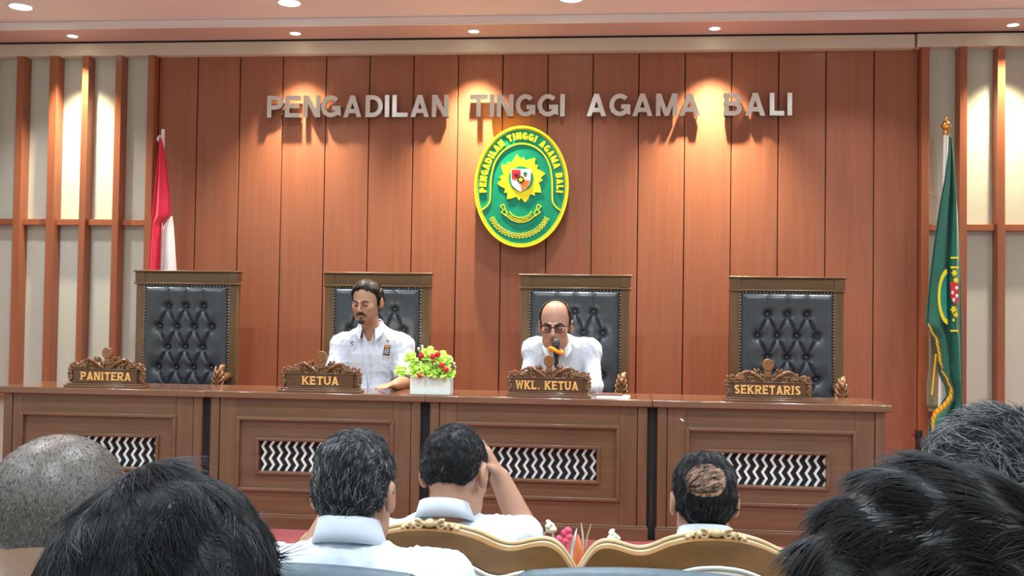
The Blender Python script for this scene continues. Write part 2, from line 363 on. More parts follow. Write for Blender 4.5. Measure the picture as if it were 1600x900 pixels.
# ---------------------------------------------------------------- smooth solid modelling (signed distance field -> one continuous mesh)
def axis(lo, hi, h, fine=None, hf=None):
    out = [lo]
    while out[-1] < hi:
        x = out[-1]; st = h
        if fine:
            g = max(fine[0]-x, x-fine[1], 0.0)
            st = hf+(h-hf)*min(1.0, g/0.05)
        out.append(x+st)
    return np.array(out, dtype=np.float32)
class Field:
    def __init__(s, ax, ay, az):
        s.a = (ax, ay, az); s.v = np.full((len(ax), len(ay), len(az)), 0.06, dtype=np.float32)
    def blk(s, lo, hi):
        sl = []
        for a, l, h in zip(s.a, lo, hi):
            i = max(0, np.searchsorted(a, l)-1); j = min(len(a), np.searchsorted(a, h)+1)
            if j-i < 1: return None, None
            sl.append(slice(i, j))
        g = np.meshgrid(*[a[q] for a, q in zip(s.a, sl)], indexing='ij', sparse=True)
        return tuple(sl), g
    def put(s, fn, lo, hi, k=0.01, op='u'):
        mg = k+0.02
        sl, g = s.blk([x-mg for x in lo], [x+mg for x in hi])
        if sl is None: return
        d = fn(*g); A = s.v[sl]
        if op == 'u':
            h = np.clip(0.5+0.5*(A-d)/k, 0, 1); s.v[sl] = A+(d-A)*h-k*h*(1-h)
        elif op == 's':
            d = -d; h = np.clip(0.5-0.5*(A-d)/k, 0, 1); s.v[sl] = A+(d-A)*h+k*h*(1-h)
        else:
            h = np.clip(0.5-0.5*(A-d)/k, 0, 1); s.v[sl] = A+(d-A)*h+k*h*(1-h)
    # all take an optional frame (R 3x3, t, scale): local point = R^T (p - t) / scale
    def _loc(s, fr):
        if fr is None: return lambda x, y, z: (x, y, z), 1.0
        R, t, sc = fr
        def f(x, y, z):
            a, b, c = x-t[0], y-t[1], z-t[2]
            return ((R[0][0]*a+R[1][0]*b+R[2][0]*c)/sc, (R[0][1]*a+R[1][1]*b+R[2][1]*c)/sc, (R[0][2]*a+R[1][2]*b+R[2][2]*c)/sc)
        return f, sc
    def _bb(s, fr, c, r):
        if fr is None: return [a-b for a, b in zip(c, r)], [a+b for a, b in zip(c, r)]
        R, t, sc = fr; c = R @ np.array(c)*sc+t; m = np.abs(R) @ np.array(r)*sc
        return list(c-m), list(c+m)
    def ell(s, c, r, k=0.01, op='u', fr=None):
        F, sc = s._loc(fr)
        def fn(x, y, z):
            x, y, z = F(x, y, z); x = (x-c[0]); y = (y-c[1]); z = (z-c[2])
            k0 = np.sqrt((x/r[0])**2+(y/r[1])**2+(z/r[2])**2)
            k1 = np.sqrt((x/r[0]**2)**2+(y/r[1]**2)**2+(z/r[2]**2)**2)+1e-6
            return (k0*(k0-1)/k1*sc).astype(np.float32)
        s.put(fn, *s._bb(fr, c, r), k, op)
    def cap(s, a, b, ra, rb, k=0.01, op='u', fr=None, flat=1.0):
        F, sc = s._loc(fr); a = np.array(a, float); b = np.array(b, float)
        A = a*np.array((1, 1/flat, 1)); B = b*np.array((1, 1/flat, 1)); D = B-A; L = D@D+1e-12
        def fn(x, y, z):
            x, y, z = F(x, y, z); y = y/flat
            t = np.clip(((x-A[0])*D[0]+(y-A[1])*D[1]+(z-A[2])*D[2])/L, 0, 1)
            q = np.sqrt((x-A[0]-t*D[0])**2+(y-A[1]-t*D[1])**2+(z-A[2]-t*D[2])**2)-(ra+(rb-ra)*t)
            return (q*sc*(1 if flat == 1 else 0.8)).astype(np.float32)
        m = max(ra, rb); lo = np.minimum(a, b)-m; hi = np.maximum(a, b)+m
        c = (lo+hi)/2; r = (hi-lo)/2
        s.put(fn, *s._bb(fr, c, r), k, op)
    def plane(s, p, n, lo, hi, k=0.004):
        """keeps the side the normal n points away from, within the block"""
        fn = lambda x, y, z: ((x-p[0])*n[0]+(y-p[1])*n[1]+(z-p[2])*n[2]).astype(np.float32)
        s.put(fn, lo, hi, k, 'i')
    def mesh(s, smooth=2):
        ax, ay, az = s.a; v = s.v
        v[0] = v[-1] = 0.06; v[:, 0] = v[:, -1] = 0.06; v[:, :, 0] = v[:, :, -1] = 0.06
        sg = v < 0
        nx, ny, nz = v.shape
        cnt = np.zeros((nx-1, ny-1, nz-1), np.int8)
        for i in (0, 1):
            for j in (0, 1):
                for k in (0, 1): cnt += sg[i:nx-1+i, j:ny-1+j, k:nz-1+k]
        act = np.argwhere((cnt > 0) & (cnt < 8))
        idx = -np.ones(cnt.shape, np.int64); idx[tuple(act.T)] = np.arange(len(act))
        P = np.zeros((len(act), 3)); N = np.zeros(len(act))
        A = (ax, ay, az)
        I = act
        for d in range(3):
            o = [q for q in range(3) if q != d]
            for u in (0, 1):
                for w in (0, 1):
                    c0 = I.copy(); c0[:, o[0]] += u; c0[:, o[1]] += w
                    c1 = c0.copy(); c1[:, d] += 1
                    v0 = v[tuple(c0.T)]; v1 = v[tuple(c1.T)]
                    m = (v0 < 0) != (v1 < 0)
                    t = np.where(m, v0/np.where(m, v0-v1, 1), 0)
                    p = np.stack([A[q][c0[:, q]] for q in range(3)], 1).astype(float)
                    p[:, d] += t*(A[d][c1[:, d]]-A[d][c0[:, d]])
                    P[m] += p[m]; N[m] += 1
        P /= N[:, None]
        quads = []
        for d in range(3):
            o = [q for q in range(3) if q != d]
            a = np.take(sg, range(0, v.shape[d]-1), axis=d); b = np.take(sg, range(1, v.shape[d]), axis=d)
            E = np.argwhere(a != b)
            fl = a[tuple(E.T)]
            def cell(u, w):
                c = E.copy(); c[:, o[0]] -= u; c[:, o[1]] -= w; return idx[tuple(c.T)]
            q = np.stack([cell(1, 1), cell(0, 1), cell(0, 0), cell(1, 0)], 1)
            if d == 1: fl = ~fl
            q[~fl] = q[~fl][:, ::-1]
            quads.append(q[(q >= 0).all(1)])
        Q = np.concatenate(quads)
        if smooth:
            e = np.concatenate([Q[:, [0, 1]], Q[:, [1, 2]], Q[:, [2, 3]], Q[:, [3, 0]]])
            for it in range(smooth*2):
                acc = np.zeros_like(P); n = np.zeros(len(P))
                np.add.at(acc, e[:, 0], P[e[:, 1]]); np.add.at(n, e[:, 0], 1)
                np.add.at(acc, e[:, 1], P[e[:, 0]]); np.add.at(n, e[:, 1], 1)
                lap = acc/np.maximum(n, 1)[:, None]-P
                P = P+lap*(0.5 if it % 2 == 0 else -0.47)
        return P, Q

def np_mesh(name, P, Q, pigment=None):
    me = bpy.data.meshes.new(name)
    Q = np.asarray(Q); n = Q.shape[1]
    me.vertices.add(len(P)); me.vertices.foreach_set('co', np.asarray(P, np.float32).ravel())
    me.loops.add(Q.size); me.loops.foreach_set('vertex_index', Q.astype(np.int32).ravel())
    me.polygons.add(len(Q)); me.polygons.foreach_set('loop_start', np.arange(0, Q.size, n, dtype=np.int32))
    me.update(calc_edges=True); me.validate()
    if pigment is not None:
        a = me.color_attributes.new('pigment', 'FLOAT_COLOR', 'POINT')
        c = np.ones((len(P), 4), np.float32); c[:, :3] = pigment
        a.data.foreach_set('color', c.ravel())
    return me
def normals(P, Q):
    n = np.cross(P[Q[:, 2]]-P[Q[:, 0]], P[Q[:, 3]]-P[Q[:, 1]])
    vn = np.zeros_like(P)
    for i in range(4): np.add.at(vn, Q[:, i], n)
    return vn/np.maximum(np.linalg.norm(vn, axis=1), 1e-9)[:, None]

def rot(yaw=0, pitch=0, roll=0):
    """head frame: faces -Y when yaw is 0; pitch > 0 lowers the face; roll > 0 tips the crown to +X"""
    cy, sy = math.cos(yaw), math.sin(yaw); cp, sp = math.cos(pitch), math.sin(pitch); cr, sr = math.cos(roll), math.sin(roll)
    Rz = np.array(((cy, -sy, 0), (sy, cy, 0), (0, 0, 1)))
    Rx = np.array(((1, 0, 0), (0, cp, -sp), (0, sp, cp)))
    Ry = np.array(((cr, 0, sr), (0, 1, 0), (-sr, 0, cr)))
    return Rz @ Rx @ Ry

# ---------------------------------------------------------------- people
NECKS = {}
def head_solid(F, fr, wide=1.0, jaw=1.0, fine=True, ears=True):
    w = wide
    F.ell((0, .014, .034), (.076*w, .094, .086), .02, fr=fr)
    F.ell((0, .045, .010), (.070*w, .062, .072), .03, fr=fr)
    F.ell((0, -.034, -.030), (.060*w, .060, .080), .03, fr=fr)
    F.ell((0, -.030, -.070), (.050*w*jaw, .052, .048), .025, fr=fr)
    F.ell((0, -.071, -.104), (.022, .017, .017), .022, fr=fr)
    for sx in (-1, 1):
        F.ell((sx*.042*w, -.056, -.024), (.024, .026, .022), .02, fr=fr)       # cheek bone
        F.ell((sx*.043*w*jaw, -.020, -.074), (.016, .032, .026), .035, fr=fr)   # jaw corner
        if fine:
            F.ell((sx*.031, -.099, .001), (.020, .014, .013), .012, 's', fr=fr)  # eye socket
            F.ell((sx*.030, -.081, -.001), (.0155, .0135, .0125), .004, fr=fr)    # lidded eye
            F.cap((sx*.012, -.096, .019), (sx*.046, -.084, .019), .0075, .0065, .010, fr=fr)  # brow ridge
            F.ell((sx*.0125, -.107, -.036), (.0095, .012, .0085), .006, fr=fr)    # nostril wing
        if not ears: continue
        F.ell((sx*.082*w, .016, -.004), (.0105, .021, .031), .006, fr=fr)
        F.ell((sx*.079*w, .009, -.028), (.0085, .011, .012), .008, fr=fr)
        F.ell((sx*.0925*w, .014, -.002), (.0075, .011, .018), .004, 's', fr=fr)
    if fine:
        F.cap((0, -.094, .012), (0, -.117, -.028), .0075, .0115, .010, fr=fr)    # nose
        F.ell((0, -.112, -.034), (.011, .012, .009), .008, fr=fr)
        for sx in (-1, 1): F.ell((sx*.007, -.110, -.044), (.0038, .005, .004), .003, 's', fr=fr)
        F.ell((0, -.086, -.066), (.026, .012, .014), .012, fr=fr)                 # mouth mound
        F.cap((-.020, -.092, -.0615), (.020, -.092, -.0615), .0048, .0048, .005, fr=fr)
        F.cap((-.017, -.0915, -.0715), (.017, -.0915, -.0715), .0056, .0056, .005, fr=fr)
        F.cap((-.022, -.0985, -.0665), (.022, -.0985, -.0665), .0016, .0016, .003, 's', fr=fr)

def head_pigment(P, fr, base, lips, beard=0.0, dark_lids=0.8):
    R, t, sc = fr
    q = (P-t) @ R/sc
    c = np.tile(np.array(base, float), (len(P), 1))
    def blend(mask, col): 
        nonlocal c
        c = c+(np.array(col)-c)*mask[:, None]
    hd = (q[:, 2] > -.13)
    lip = np.exp(-((q[:, 0]/.021)**4))*np.exp(-(((q[:, 2]+.0665)/.0085)**4))*(q[:, 1] < -.085)*hd
    blend(np.clip(lip, 0, 1)*.8, lips)
    nk = np.array(base)*np.array((1.05, .86, .82))
    blend((np.exp(-((np.abs(q[:, 0])-.042)/.018)**2-((q[:, 2]+.03)/.022)**2)*(q[:, 1] < -.04))*.5*hd, nk)      # cheeks
    blend((np.exp(-(q[:, 0]/.016)**2-((q[:, 2]+.03)/.016)**2)*(q[:, 1] < -.1))*.5*hd, nk)
    blend((np.abs(q[:, 0]) > .079)*(np.abs(q[:, 2]) < .05)*.35*hd, nk)                                            # ears
    if beard:
        b = (q[:, 1] < -.01)*smoothstep(-.035, -.06, q[:, 2])*smoothstep(-.150, -.120, q[:, 2])*beard
        blend(b*(1-np.clip(lip*2, 0, 1)), np.array(base)*.55)
    lid = np.exp(-((np.abs(q[:, 0])-.031)/.017)**4-((q[:, 2]-.001)/.011)**4)*(q[:, 1] < -.06)*hd
    blend(lid*.45, np.array(base)*dark_lids)
    return c

HL_FULL = [(0, .080), (25, .078), (45, .062), (58, .052), (68, .02), (76, -.022), (84, -.02), (88, .02), (100, .032), (114, .02), (124, -.045), (150, -.070), (180, -.074)]

def hair_shell(fr, line, thick, top, wide=1.0, h=.0035, cutter=None, lump=0.0, seed=0, thin=None):
    """cap of hair over the skull above the hairline; returns verts/quads in world space"""
    R, t, sc = fr
    F = Field(axis(-.125, .125, h), axis(-.135, .150, h), axis(-.15, .165, h))
    w, jw, nk, nr = NECKS[tuple(np.round(t, 5))]
    head_solid(F, None, w, jw, False, False)
    F.cap((0, .018, -.07), tuple((nk-t) @ R/sc), nr/sc, (nr+.006)/sc, .03/sc)
    X, Y, Z = np.meshgrid(*F.a, indexing='ij')
    th = thick+(top-thick)*smoothstep(.02, .10, Z)
    if lump:
        rng = np.random.default_rng(seed)
        for _ in range(7):
            k = rng.normal(size=3)*55; th = th+lump*np.sin(X*k[0]+Y*k[1]+Z*k[2]+rng.uniform(0, 6))/3
    th = np.maximum(th, .0022)
    if thin is not None: k_ = thin(X, Y, Z); th = th*(1-k_)-.003*k_
    v = F.v-th
    phi = np.degrees(np.arctan2(np.abs(X), -(Y-.01)))
    zl = np.interp(phi, [a for a, _ in line], [b for _, b in line])
    g = (zl-Z)*.75
    k = .008
    hh = np.clip(.5-.5*(v-g)/k, 0, 1); v = v+(g-v)*hh+k*hh*(1-hh)
    if cutter is not None:
        d = cutter(X, Y, Z); hh = np.clip(.5-.5*(v-d)/.006, 0, 1); v = v+(d-v)*hh+.006*hh*(1-hh)
    F.v = v.astype(np.float32)
    P, Q = F.mesh(2)
    return P, Q        # in head space

def strands(P, Q, n, flow, length, width, lift, seed, grey=0.0, base=(.010, .011, .014), curl=0.0, segs=4, clumps=0, hug=.115):
    rng = np.random.default_rng(seed)
    A = np.linalg.norm(np.cross(P[Q[:, 2]]-P[Q[:, 0]], P[Q[:, 3]]-P[Q[:, 1]]), axis=1)
    N = normals(P, Q)
    fi = rng.choice(len(Q), n, p=A/A.sum())
    u, w = rng.random((2, n, 1))
    q = Q[fi]
    p = (P[q[:, 0]]*(1-u)+P[q[:, 1]]*u)*(1-w)+(P[q[:, 3]]*(1-u)+P[q[:, 2]]*u)*w
    nn = N[q].mean(1); nn /= np.linalg.norm(nn, axis=1)[:, None]
    f = flow(p, rng)
    f = f-nn*(f*nn).sum(1)[:, None]; f /= np.maximum(np.linalg.norm(f, axis=1), 1e-6)[:, None]
    jit = .22; root = None
    if clumps:
        ci = rng.choice(n, clumps, replace=False); own = np.empty(n, int)
        for k in range(0, n, 4000): own[k:k+4000] = ((p[k:k+4000, None]-p[ci][None])**2).sum(2).argmin(1)
        f = f+(rng.normal(size=(clumps, 3))*.34)[own]; jit = .10; root = p[ci][own]
    f = f+rng.normal(size=f.shape)*jit; f = f-nn*(f*nn).sum(1)[:, None]
    f /= np.maximum(np.linalg.norm(f, axis=1), 1e-6)[:, None]
    L = length*(0.6+.7*rng.random((n, 1)))
    li = lift*(0.4+1.2*rng.random((n, 1)))
    bi = np.cross(nn, f)
    if clumps: li = li*(.5+rng.random((clumps, 1)))[own]; L = L*(.75+.5*rng.random((clumps, 1)))[own]
    cw = curl*rng.normal(size=(n, 1))
    V = []
    wd = width*(0.6+.8*rng.random((n, 1)))
    for i in range(segs+1):
        s = i/segs
        al = L*s/hug
        c = p-nn*.0004+f*hug*np.sin(al)-nn*hug*(1-np.cos(al))*.92+nn*(L*li*(s-.45*s*s))+bi*L*cw*s*s
        if root is not None: c = c+(root-p)*.55*s**1.5
        r = wd*(1-.85*s**1.5)
        for a in (90, 210, 330):
            V.append(c+(nn*math.sin(math.radians(a))*.6+bi*math.cos(math.radians(a)))*r)
    V = np.stack(V, 1)                       # n, (segs+1)*3, 3
    k = V.shape[1]; fs = []
    for i in range(segs):
        for j in range(3):
            fs.append((i*3+j, i*3+(j+1) % 3, (i+1)*3+(j+1) % 3, (i+1)*3+j))
    fs = np.array(fs)
    FQ = (fs[None]+(np.arange(n)*k)[:, None, None]).reshape(-1, 4)
    tone = rng.random(n)
    g = (rng.random(n) < grey)
    col = np.array(base)[None]*(0.6+1.2*tone[:, None])
    col = np.where(g[:, None], np.array((.26, .27, .285))*(0.55+.6*tone[:, None]), col)
    return V.reshape(-1, 3), FQ, np.repeat(col, k, 0)

def hair_obj(name, root, fr, shell, base, lay=None, seed=0):
    P, Q = shell; R, t, sc = fr
    Vs, Qs, Cs = [P], [Q], [np.tile(np.array(base)*.5, (len(P), 1))]
    if lay:
        for k in lay:
            k = dict(k); k.setdefault('base', base)
            v, q, c = strands(P, Q, seed=seed, **k); seed += 1
            Qs.append(q+sum(len(a) for a in Vs)); Vs.append(v); Cs.append(c)
    V = np.concatenate(Vs) @ R.T*sc+t-np.array(root.location)
    me = np_mesh(name, V, np.concatenate(Qs), np.concatenate(Cs))
    return link_mesh(name, me, HAIR, root, angle=80)

def fingers(F, wr, d, pn, side, r=.0085, curl=0.5, k=.006):
    """hand at wrist wr, fingers along d, palm normal pn, thumb to `side` (unit vectors)"""
    wr, d, pn, side = [np.array(a, float) for a in (wr, d, pn, side)]
    pc = wr+d*.045
    for o in (-.026, -.009, .009, .026): F.cap(wr+side*o*.55+d*.005, wr+side*o+d*.085, .014, .0125, .012)
    for o, L in ((.030, .068), (.010, .078), (-.010, .072), (-.029, .056)):
        a = wr+side*o+d*.088; c = 0.0; p = a
        for seg, fr_ in ((.42, .35), (.32, .9), (.26, .7)):
            c += curl*fr_; dr = d*math.cos(c)+pn*math.sin(c)
            q = p+dr*L*seg; F.cap(p, q, r, r*.9, k); p = q
    a = wr+side*.020+d*.022; b = a+(side*.75+d*.6+pn*.25)*.042; e = b+(side*.15+d*.85+pn*.45)*.034
    F.cap(a, b, .013, .010, .01); F.cap(b, e, .010, .008, k)

def person(X, label, head, R, sc, skin, torso, arms, fwd, seat, group=None, wide=1.0, jaw=1.0, face=True, lips=(.30, .12, .10), beard=0.0,
           shirt=True, folds=0.004, collar=None, hand=None, long_sleeve=False, belly=0.0, sw=.19, legs=True, shirt_mat=None, neck_r=.052, seed=1, thigh=.40, vneck=None, trap=.048):
    """torso: (pelvis, chest, neck base); arms: two of (shoulder, elbow, wrist); fwd: +1/-1 along Y the person faces"""
    pel, che, nek = [np.array(a, float) for a in torso]
    root = thing('person', (pel[0], pel[1], FLOOR if fwd > 0 else DAIS), label, 'person', group)
    fr = (R, np.array(head, float), sc)
    org = np.array(root.location)
    def limbs(F, o, sleeves, full=True):
        F.cap(pel, che, .150+o+belly*.6, .150+o, .06, flat=.72)
        if belly: F.ell(pel+(che-pel)*.35+np.array((0, fwd*.06, 0)), (.15+o, .11+belly+o, .15), .06)
        F.cap(che, nek-np.array((0, 0, .05)), .135+o, .075+o, .07, flat=.70)
        for sh, el, wr in arms:
            sh = np.array(sh)
            F.cap(nek-np.array((0, 0, .030)), sh, trap+o, .058+o, .05)
            F.cap(che+(sh-che)*.35, sh, .085+o, .062+o, .06)
        for i, (sh, el, wr) in enumerate(arms):
            sh, el, wr = [np.array(a, float) for a in (sh, el, wr)]
            F.cap(sh, el, .056+o, .045+o, .03)
            if not sleeves: F.cap(el, wr, .044, .030, .02)
            elif long_sleeve: F.cap(el, wr, .048+o, .036+o, .02)
    pts = np.array([pel, che, nek, head]+[p for a in arms for p in a])
    kn = [pel+np.array((sx*.10, fwd*thigh, .03)) for sx in (-1, 1)]
    if legs: pts = np.concatenate([pts, np.array([k for k in kn]), np.array([(pel[0], pel[1]+fwd*.6, org[2])])])
    lo = pts.min(0)-.17; hi = pts.max(0)+.17; hi[2] = max(hi[2], head[2]+.15)
    hf = .0030 if face else .0042
    F = Field(axis(lo[0], hi[0], .009, (head[0]-.11, head[0]+.11), hf), axis(lo[1], hi[1], .009, (head[1]-.14, head[1]+.14), hf), axis(lo[2], hi[2], .009, (head[2]-.16, head[2]+.14), hf))
    limbs(F, -.014, False)
    ub = fr[0] @ np.array((0, .018, -.07))*sc+fr[1]
    F.cap(ub, nek-np.array((0, 0, .03)), neck_r, neck_r+.006, .03)
    if legs:
        for sx, k in zip((-1, 1), kn):
            hp = pel+np.array((sx*.09, fwd*.02, 0)); an = np.array((k[0], k[1]+fwd*.03, org[2]+.07))
            F.cap(hp, k, .078, .055, .03); F.cap(k, an, .052, .036, .02); F.cap(an-np.array((0, fwd*.03, .03)), an+np.array((0, fwd*.14, -.035)), .036, .028, .02)
    head_solid(F, fr, wide, jaw, face)
    NECKS[tuple(np.round(fr[1], 5))] = (wide, jaw, nek-np.array((0, 0, .03)), neck_r)
    if hand:
        for hd in hand: fingers(F, **hd)
    P, Q = F.mesh(1)
    col = head_pigment(P, fr, skin, lips, beard)
    body = link_mesh('body', np_mesh('body', P-org, Q, col), SKIN, root, angle=80)
    if shirt:
        G = Field(axis(lo[0], hi[0], .008), axis(lo[1], hi[1], .008), axis(lo[2], nek[2]+.10, .008))
        limbs(G, .004, True)
        if not long_sleeve:
            for sh, el, wr in arms:
                sh, el = np.array(sh, float), np.array(el, float); d = (el-sh)/np.linalg.norm(el-sh)
                e = sh+(el-sh)*.93; r = .085
                G.cap(sh, el, .064, .060, .02)
                G.plane(e, d, list(e-r+d*.02), list(e+r+d*.03))
        # neck opening
        G.cap(nek-np.array((0, 0, .02)), nek+(ub-nek)*1.2, neck_r*.9, neck_r*1.15, .012, 's')
        if vneck: G.cap(vneck[0], vneck[1], .040, .006, .008, 's')
        z0 = pel[2]-.03
        G.put(lambda x, y, z: (z0-z+0*x+0*y).astype(np.float32), list(lo), [hi[0], hi[1], z0+.03], .006, 'i')
        P, Q = G.mesh(2)
        n = normals(P, Q); rng = np.random.default_rng(seed); dsp = np.zeros(len(P))
        for _ in range(9):
            k = rng.normal(size=3)*np.array((24, 18, 15)); dsp += (1-np.abs(np.sin(P@k+rng.uniform(0, 6)+.8*np.sin(P@rng.normal(size=3)*22))))**4
        P = P+n*((dsp/9-.25)*folds*7)[:, None]
        link_mesh('shirt', np_mesh('shirt', P-org, Q), shirt_mat or SHIRT, root, angle=80)
    if legs:
        T = Field(axis(lo[0], hi[0], .010), axis(lo[1], hi[1], .010), axis(lo[2], pel[2]+.16, .010))
        for sx, k in zip((-1, 1), kn):
            hp = pel+np.array((sx*.085, fwd*.02, -.01)); an = np.array((k[0], k[1]+fwd*.03, org[2]+.07))
            T.cap(hp, k, .094, .068, .03); T.cap(k, an+np.array((0, 0, .02)), .066, .056, .02)
        T.ell(pel+np.array((0, 0, -.01)), (.155, .115, .08), .04)
        P, Q = T.mesh(1)
        link_mesh('trousers', np_mesh('trousers', P-org, Q), TROUSER, root, angle=80)
        sh_ = MB()
        for sx, k in zip((-1, 1), kn):
            s1 = MB(); a = np.array((k[0], k[1]+fwd*.03, org[2]))-org
            s1.ball((a[0], a[1]+fwd*.05, .034), (.046, .135, .034), 16, 8); obj('shoe', s1, BLACK, root)
    if collar:
        c = dict(collar); co = np.array(c.get('o', nek), float); ti = c.get('tilt', .3)*fwd; r = c.get('r', .066); hgt = c.get('h', .036); op = c.get('open', 22)
        rows = []; ths = np.radians(np.linspace(-180+op, 180-op, 61))      # 0 = nape
        for (rr, zz, fl) in ((-.004, .0, 0), (-.003, hgt*.6, 0), (-.001, hgt*.98, 0), (.002, hgt*1.06, 0), (.006, hgt*1.0, 0), (.013, hgt*.4, .5), (.021, -.004, 1)):
            row = []
            for th in ths:
                fwdness = abs(th)/PI
                drop = fl*(c.get('point', .028)*fwdness**3)
                R_ = r+rr+fl*.012*fwdness**2
                x = math.sin(th)*R_; y = -fwd*math.cos(th)*R_*1.08
                z = zz-drop
                row.append((co[0]+x-org[0], co[1]+y-ti*z-org[1], co[2]+z+(-fwd*y)*c.get('slope', .35)*1.0-org[2]))
            rows.append(row)
        m = MB(); m.grid(rows); obj('collar', m, shirt_mat or SHIRT, root, solid=.003, angle=80)
    return root, fr

# ================================================================ THE ROOM
XL, XR, YB = -2.3, 7.6, -11.0
struct('floor', MB().box(XL, XR, YB, 0.1, FLOOR-.1, FLOOR), TILE)
struct('platform', MB().box(XL, XR, -2.45, 0.1, FLOOR, DAIS), CARPET, bevel=.01)
struct('wall_back', MB().box(XL, XR, 0.005, 0.16, FLOOR, 3.62), CREAM)
struct('wall_left', MB().box(XL-.12, XL, YB, 0.16, FLOOR, 3.62), CREAM)
struct('wall_right', MB().box(XR, XR+.12, YB, 0.16, FLOOR, 3.62), CREAM)
struct('wall_front', MB().box(XL, XR, YB-.12, YB, FLOOR, 3.62), CREAM)
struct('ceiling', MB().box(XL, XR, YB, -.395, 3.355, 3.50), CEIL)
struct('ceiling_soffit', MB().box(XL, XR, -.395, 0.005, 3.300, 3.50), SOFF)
struct('trim_1', MB().box(XL, XR, -.400, -.390, 3.300, 3.352).box(XL, XR, -.405, -.395, 3.297, 3.306), CEIL)
struct('trim_2', MB().box(XL, XR, -.080, 0.005, 3.288, 3.300), DARK)  # dark brown strip, its colour stands in for the shadow line above the cornice
struct('trim_3', MB().box(XL, 4.905, -.088, 0.004, 3.196, 3.286), CORN, bevel=.004)
struct('trim_4', MB().box(4.918, XR, -.096, 0.004, 3.200, 3.286), CORN, bevel=.004)
# wooden panelling: seventeen boards with open dark joints, one surface
seams = [-.292, -.006, .304, .614, .925, 1.236, 1.547, 1.859, 2.170, 2.481, 2.790, 3.102, 3.413, 3.725, 4.036, 4.347, 4.660, 4.948]
m = MB()
for a, b in zip(seams[:-1], seams[1:]): m.box(a+.0035, b-.0035, -.022, 0.004, DAIS, 3.20)
struct('wall_panelling', m, PANEL, bevel=.003)
struct('wall_panelling_backing', MB().box(-.292, 4.948, -.010, 0.003, DAIS, 3.199), DARK)
# slat posts and rails on the cream walls either side
k = 5
for a, b in [(-1.56, -1.505), (-1.318, -1.262), (-1.072, -1.012), (-.828, -.782), (-.583, -.535), (-.345, -.294), (4.948, 4.997), (5.188, 5.236), (5.428, 5.476), (5.668, 5.716)]:
    struct('trim_%d' % k, MB().box(a, b, -.092, 0.003, DAIS, 3.198), SLAT, bevel=.003); k += 1
def rail(x0, x1, z0, z1):
    global k
    struct('trim_%d' % k, MB().box(x0, x1, -.052, 0.003, z0, z1), SLAT, bevel=.002); k += 1
for a, b in [(-1.505, -1.318), (-1.262, -1.072), (-1.012, -.828), (-.782, -.583), (-.535, -.345), (4.997, 5.188), (5.236, 5.428), (5.476, 5.668), (5.716, 6.0)]:
    rail(a, b, 1.993, 2.036)
    rail(a, b, .768, .808)
struct('trim_%d' % k, MB().box(XL, -1.56, -.052, .003, 1.993, 2.036), SLAT); k += 1

# ceiling lights
def downlight(x, y, z, r, glow, label, group, watts, col, spot=None, blend=.6, aim=0.0, spread=105):
    t = thing('ceiling_downlight', (x, y, z), label, 'ceiling light', group)
    m = MB(); n = 32
    pr = [(r, -.004), (r*1.22, -.006), (r*1.28, -.001), (r*1.28, .0), (r, .0)]
    vs = [(a*math.cos(2*PI*j/n), a*math.sin(2*PI*j/n), b) for a, b in pr for j in range(n)]
    m.add(vs, [(i*n+j, ((i+1) % 5)*n+j, ((i+1) % 5)*n+(j+1) % n, i*n+(j+1) % n) for i in range(5) for j in range(n)])
    obj('trim_ring', m, WHITEP, t)
    obj('diffuser', MB().lathe([(r*.99, -.004), (r*.99, -.001)], 32), glow, t)
    if spot:
        L = bpy.data.lights.new('downlight_lamp', 'SPOT'); L.spot_size = math.radians(spot); L.spot_blend = blend; L.shadow_soft_size = .022
    else:
        L = bpy.data.lights.new('downlight_lamp', 'AREA'); L.shape = 'DISK'; L.size = r*1.9; L.spread = math.radians(spread)
    L.energy = watts; L.color = col
    o = bpy.data.objects.new('downlight_lamp', L); C.objects.link(o); o.parent = t; o.location = (0, 0, -.012); o.rotation_euler = (aim, 0, 0)
    return t
nm = ['above the left cream slats', 'above the letters PENGADILAN', 'just left of the green emblem', 'above the letters BALI', 'above the right cream slats']
for i, x in enumerate((-.827, .763, 1.991, 3.587, 5.469)):
    downlight(x, -.235, 3.300, .033, LIGHT_SMALL, 'small warm recessed downlight in the soffit '+nm[i], 'small downlights along the soffit', L_SPOT[i], COL_SPOT, 84, 1.0, -.05)
nm = ['leftmost of the large ones, over the cream slats', 'over the start of the wall lettering', 'over the emblem and the word AGAMA', 'rightmost of the large ones, over the green flag']
for i, x in enumerate((-.91, .879, 2.663, 4.45)):
    downlight(x, -.735, 3.355, .068, LIGHT_BIG, 'large bright white round ceiling downlight, '+nm[i], 'large downlights near the panelling', L_BIG, (.95, .98, 1))
for j, y in enumerate((-2.6, -4.4, -6.2, -8.4)):
    for i, x in enumerate((-.9, .88, 2.66, 4.45, 6.2)):
        downlight(x, y, 3.355, .075, LIGHT_BIG, 'round white ceiling downlight over the audience seats', 'downlights over the audience', L_ROOM, COL_ROOM, spread=142)

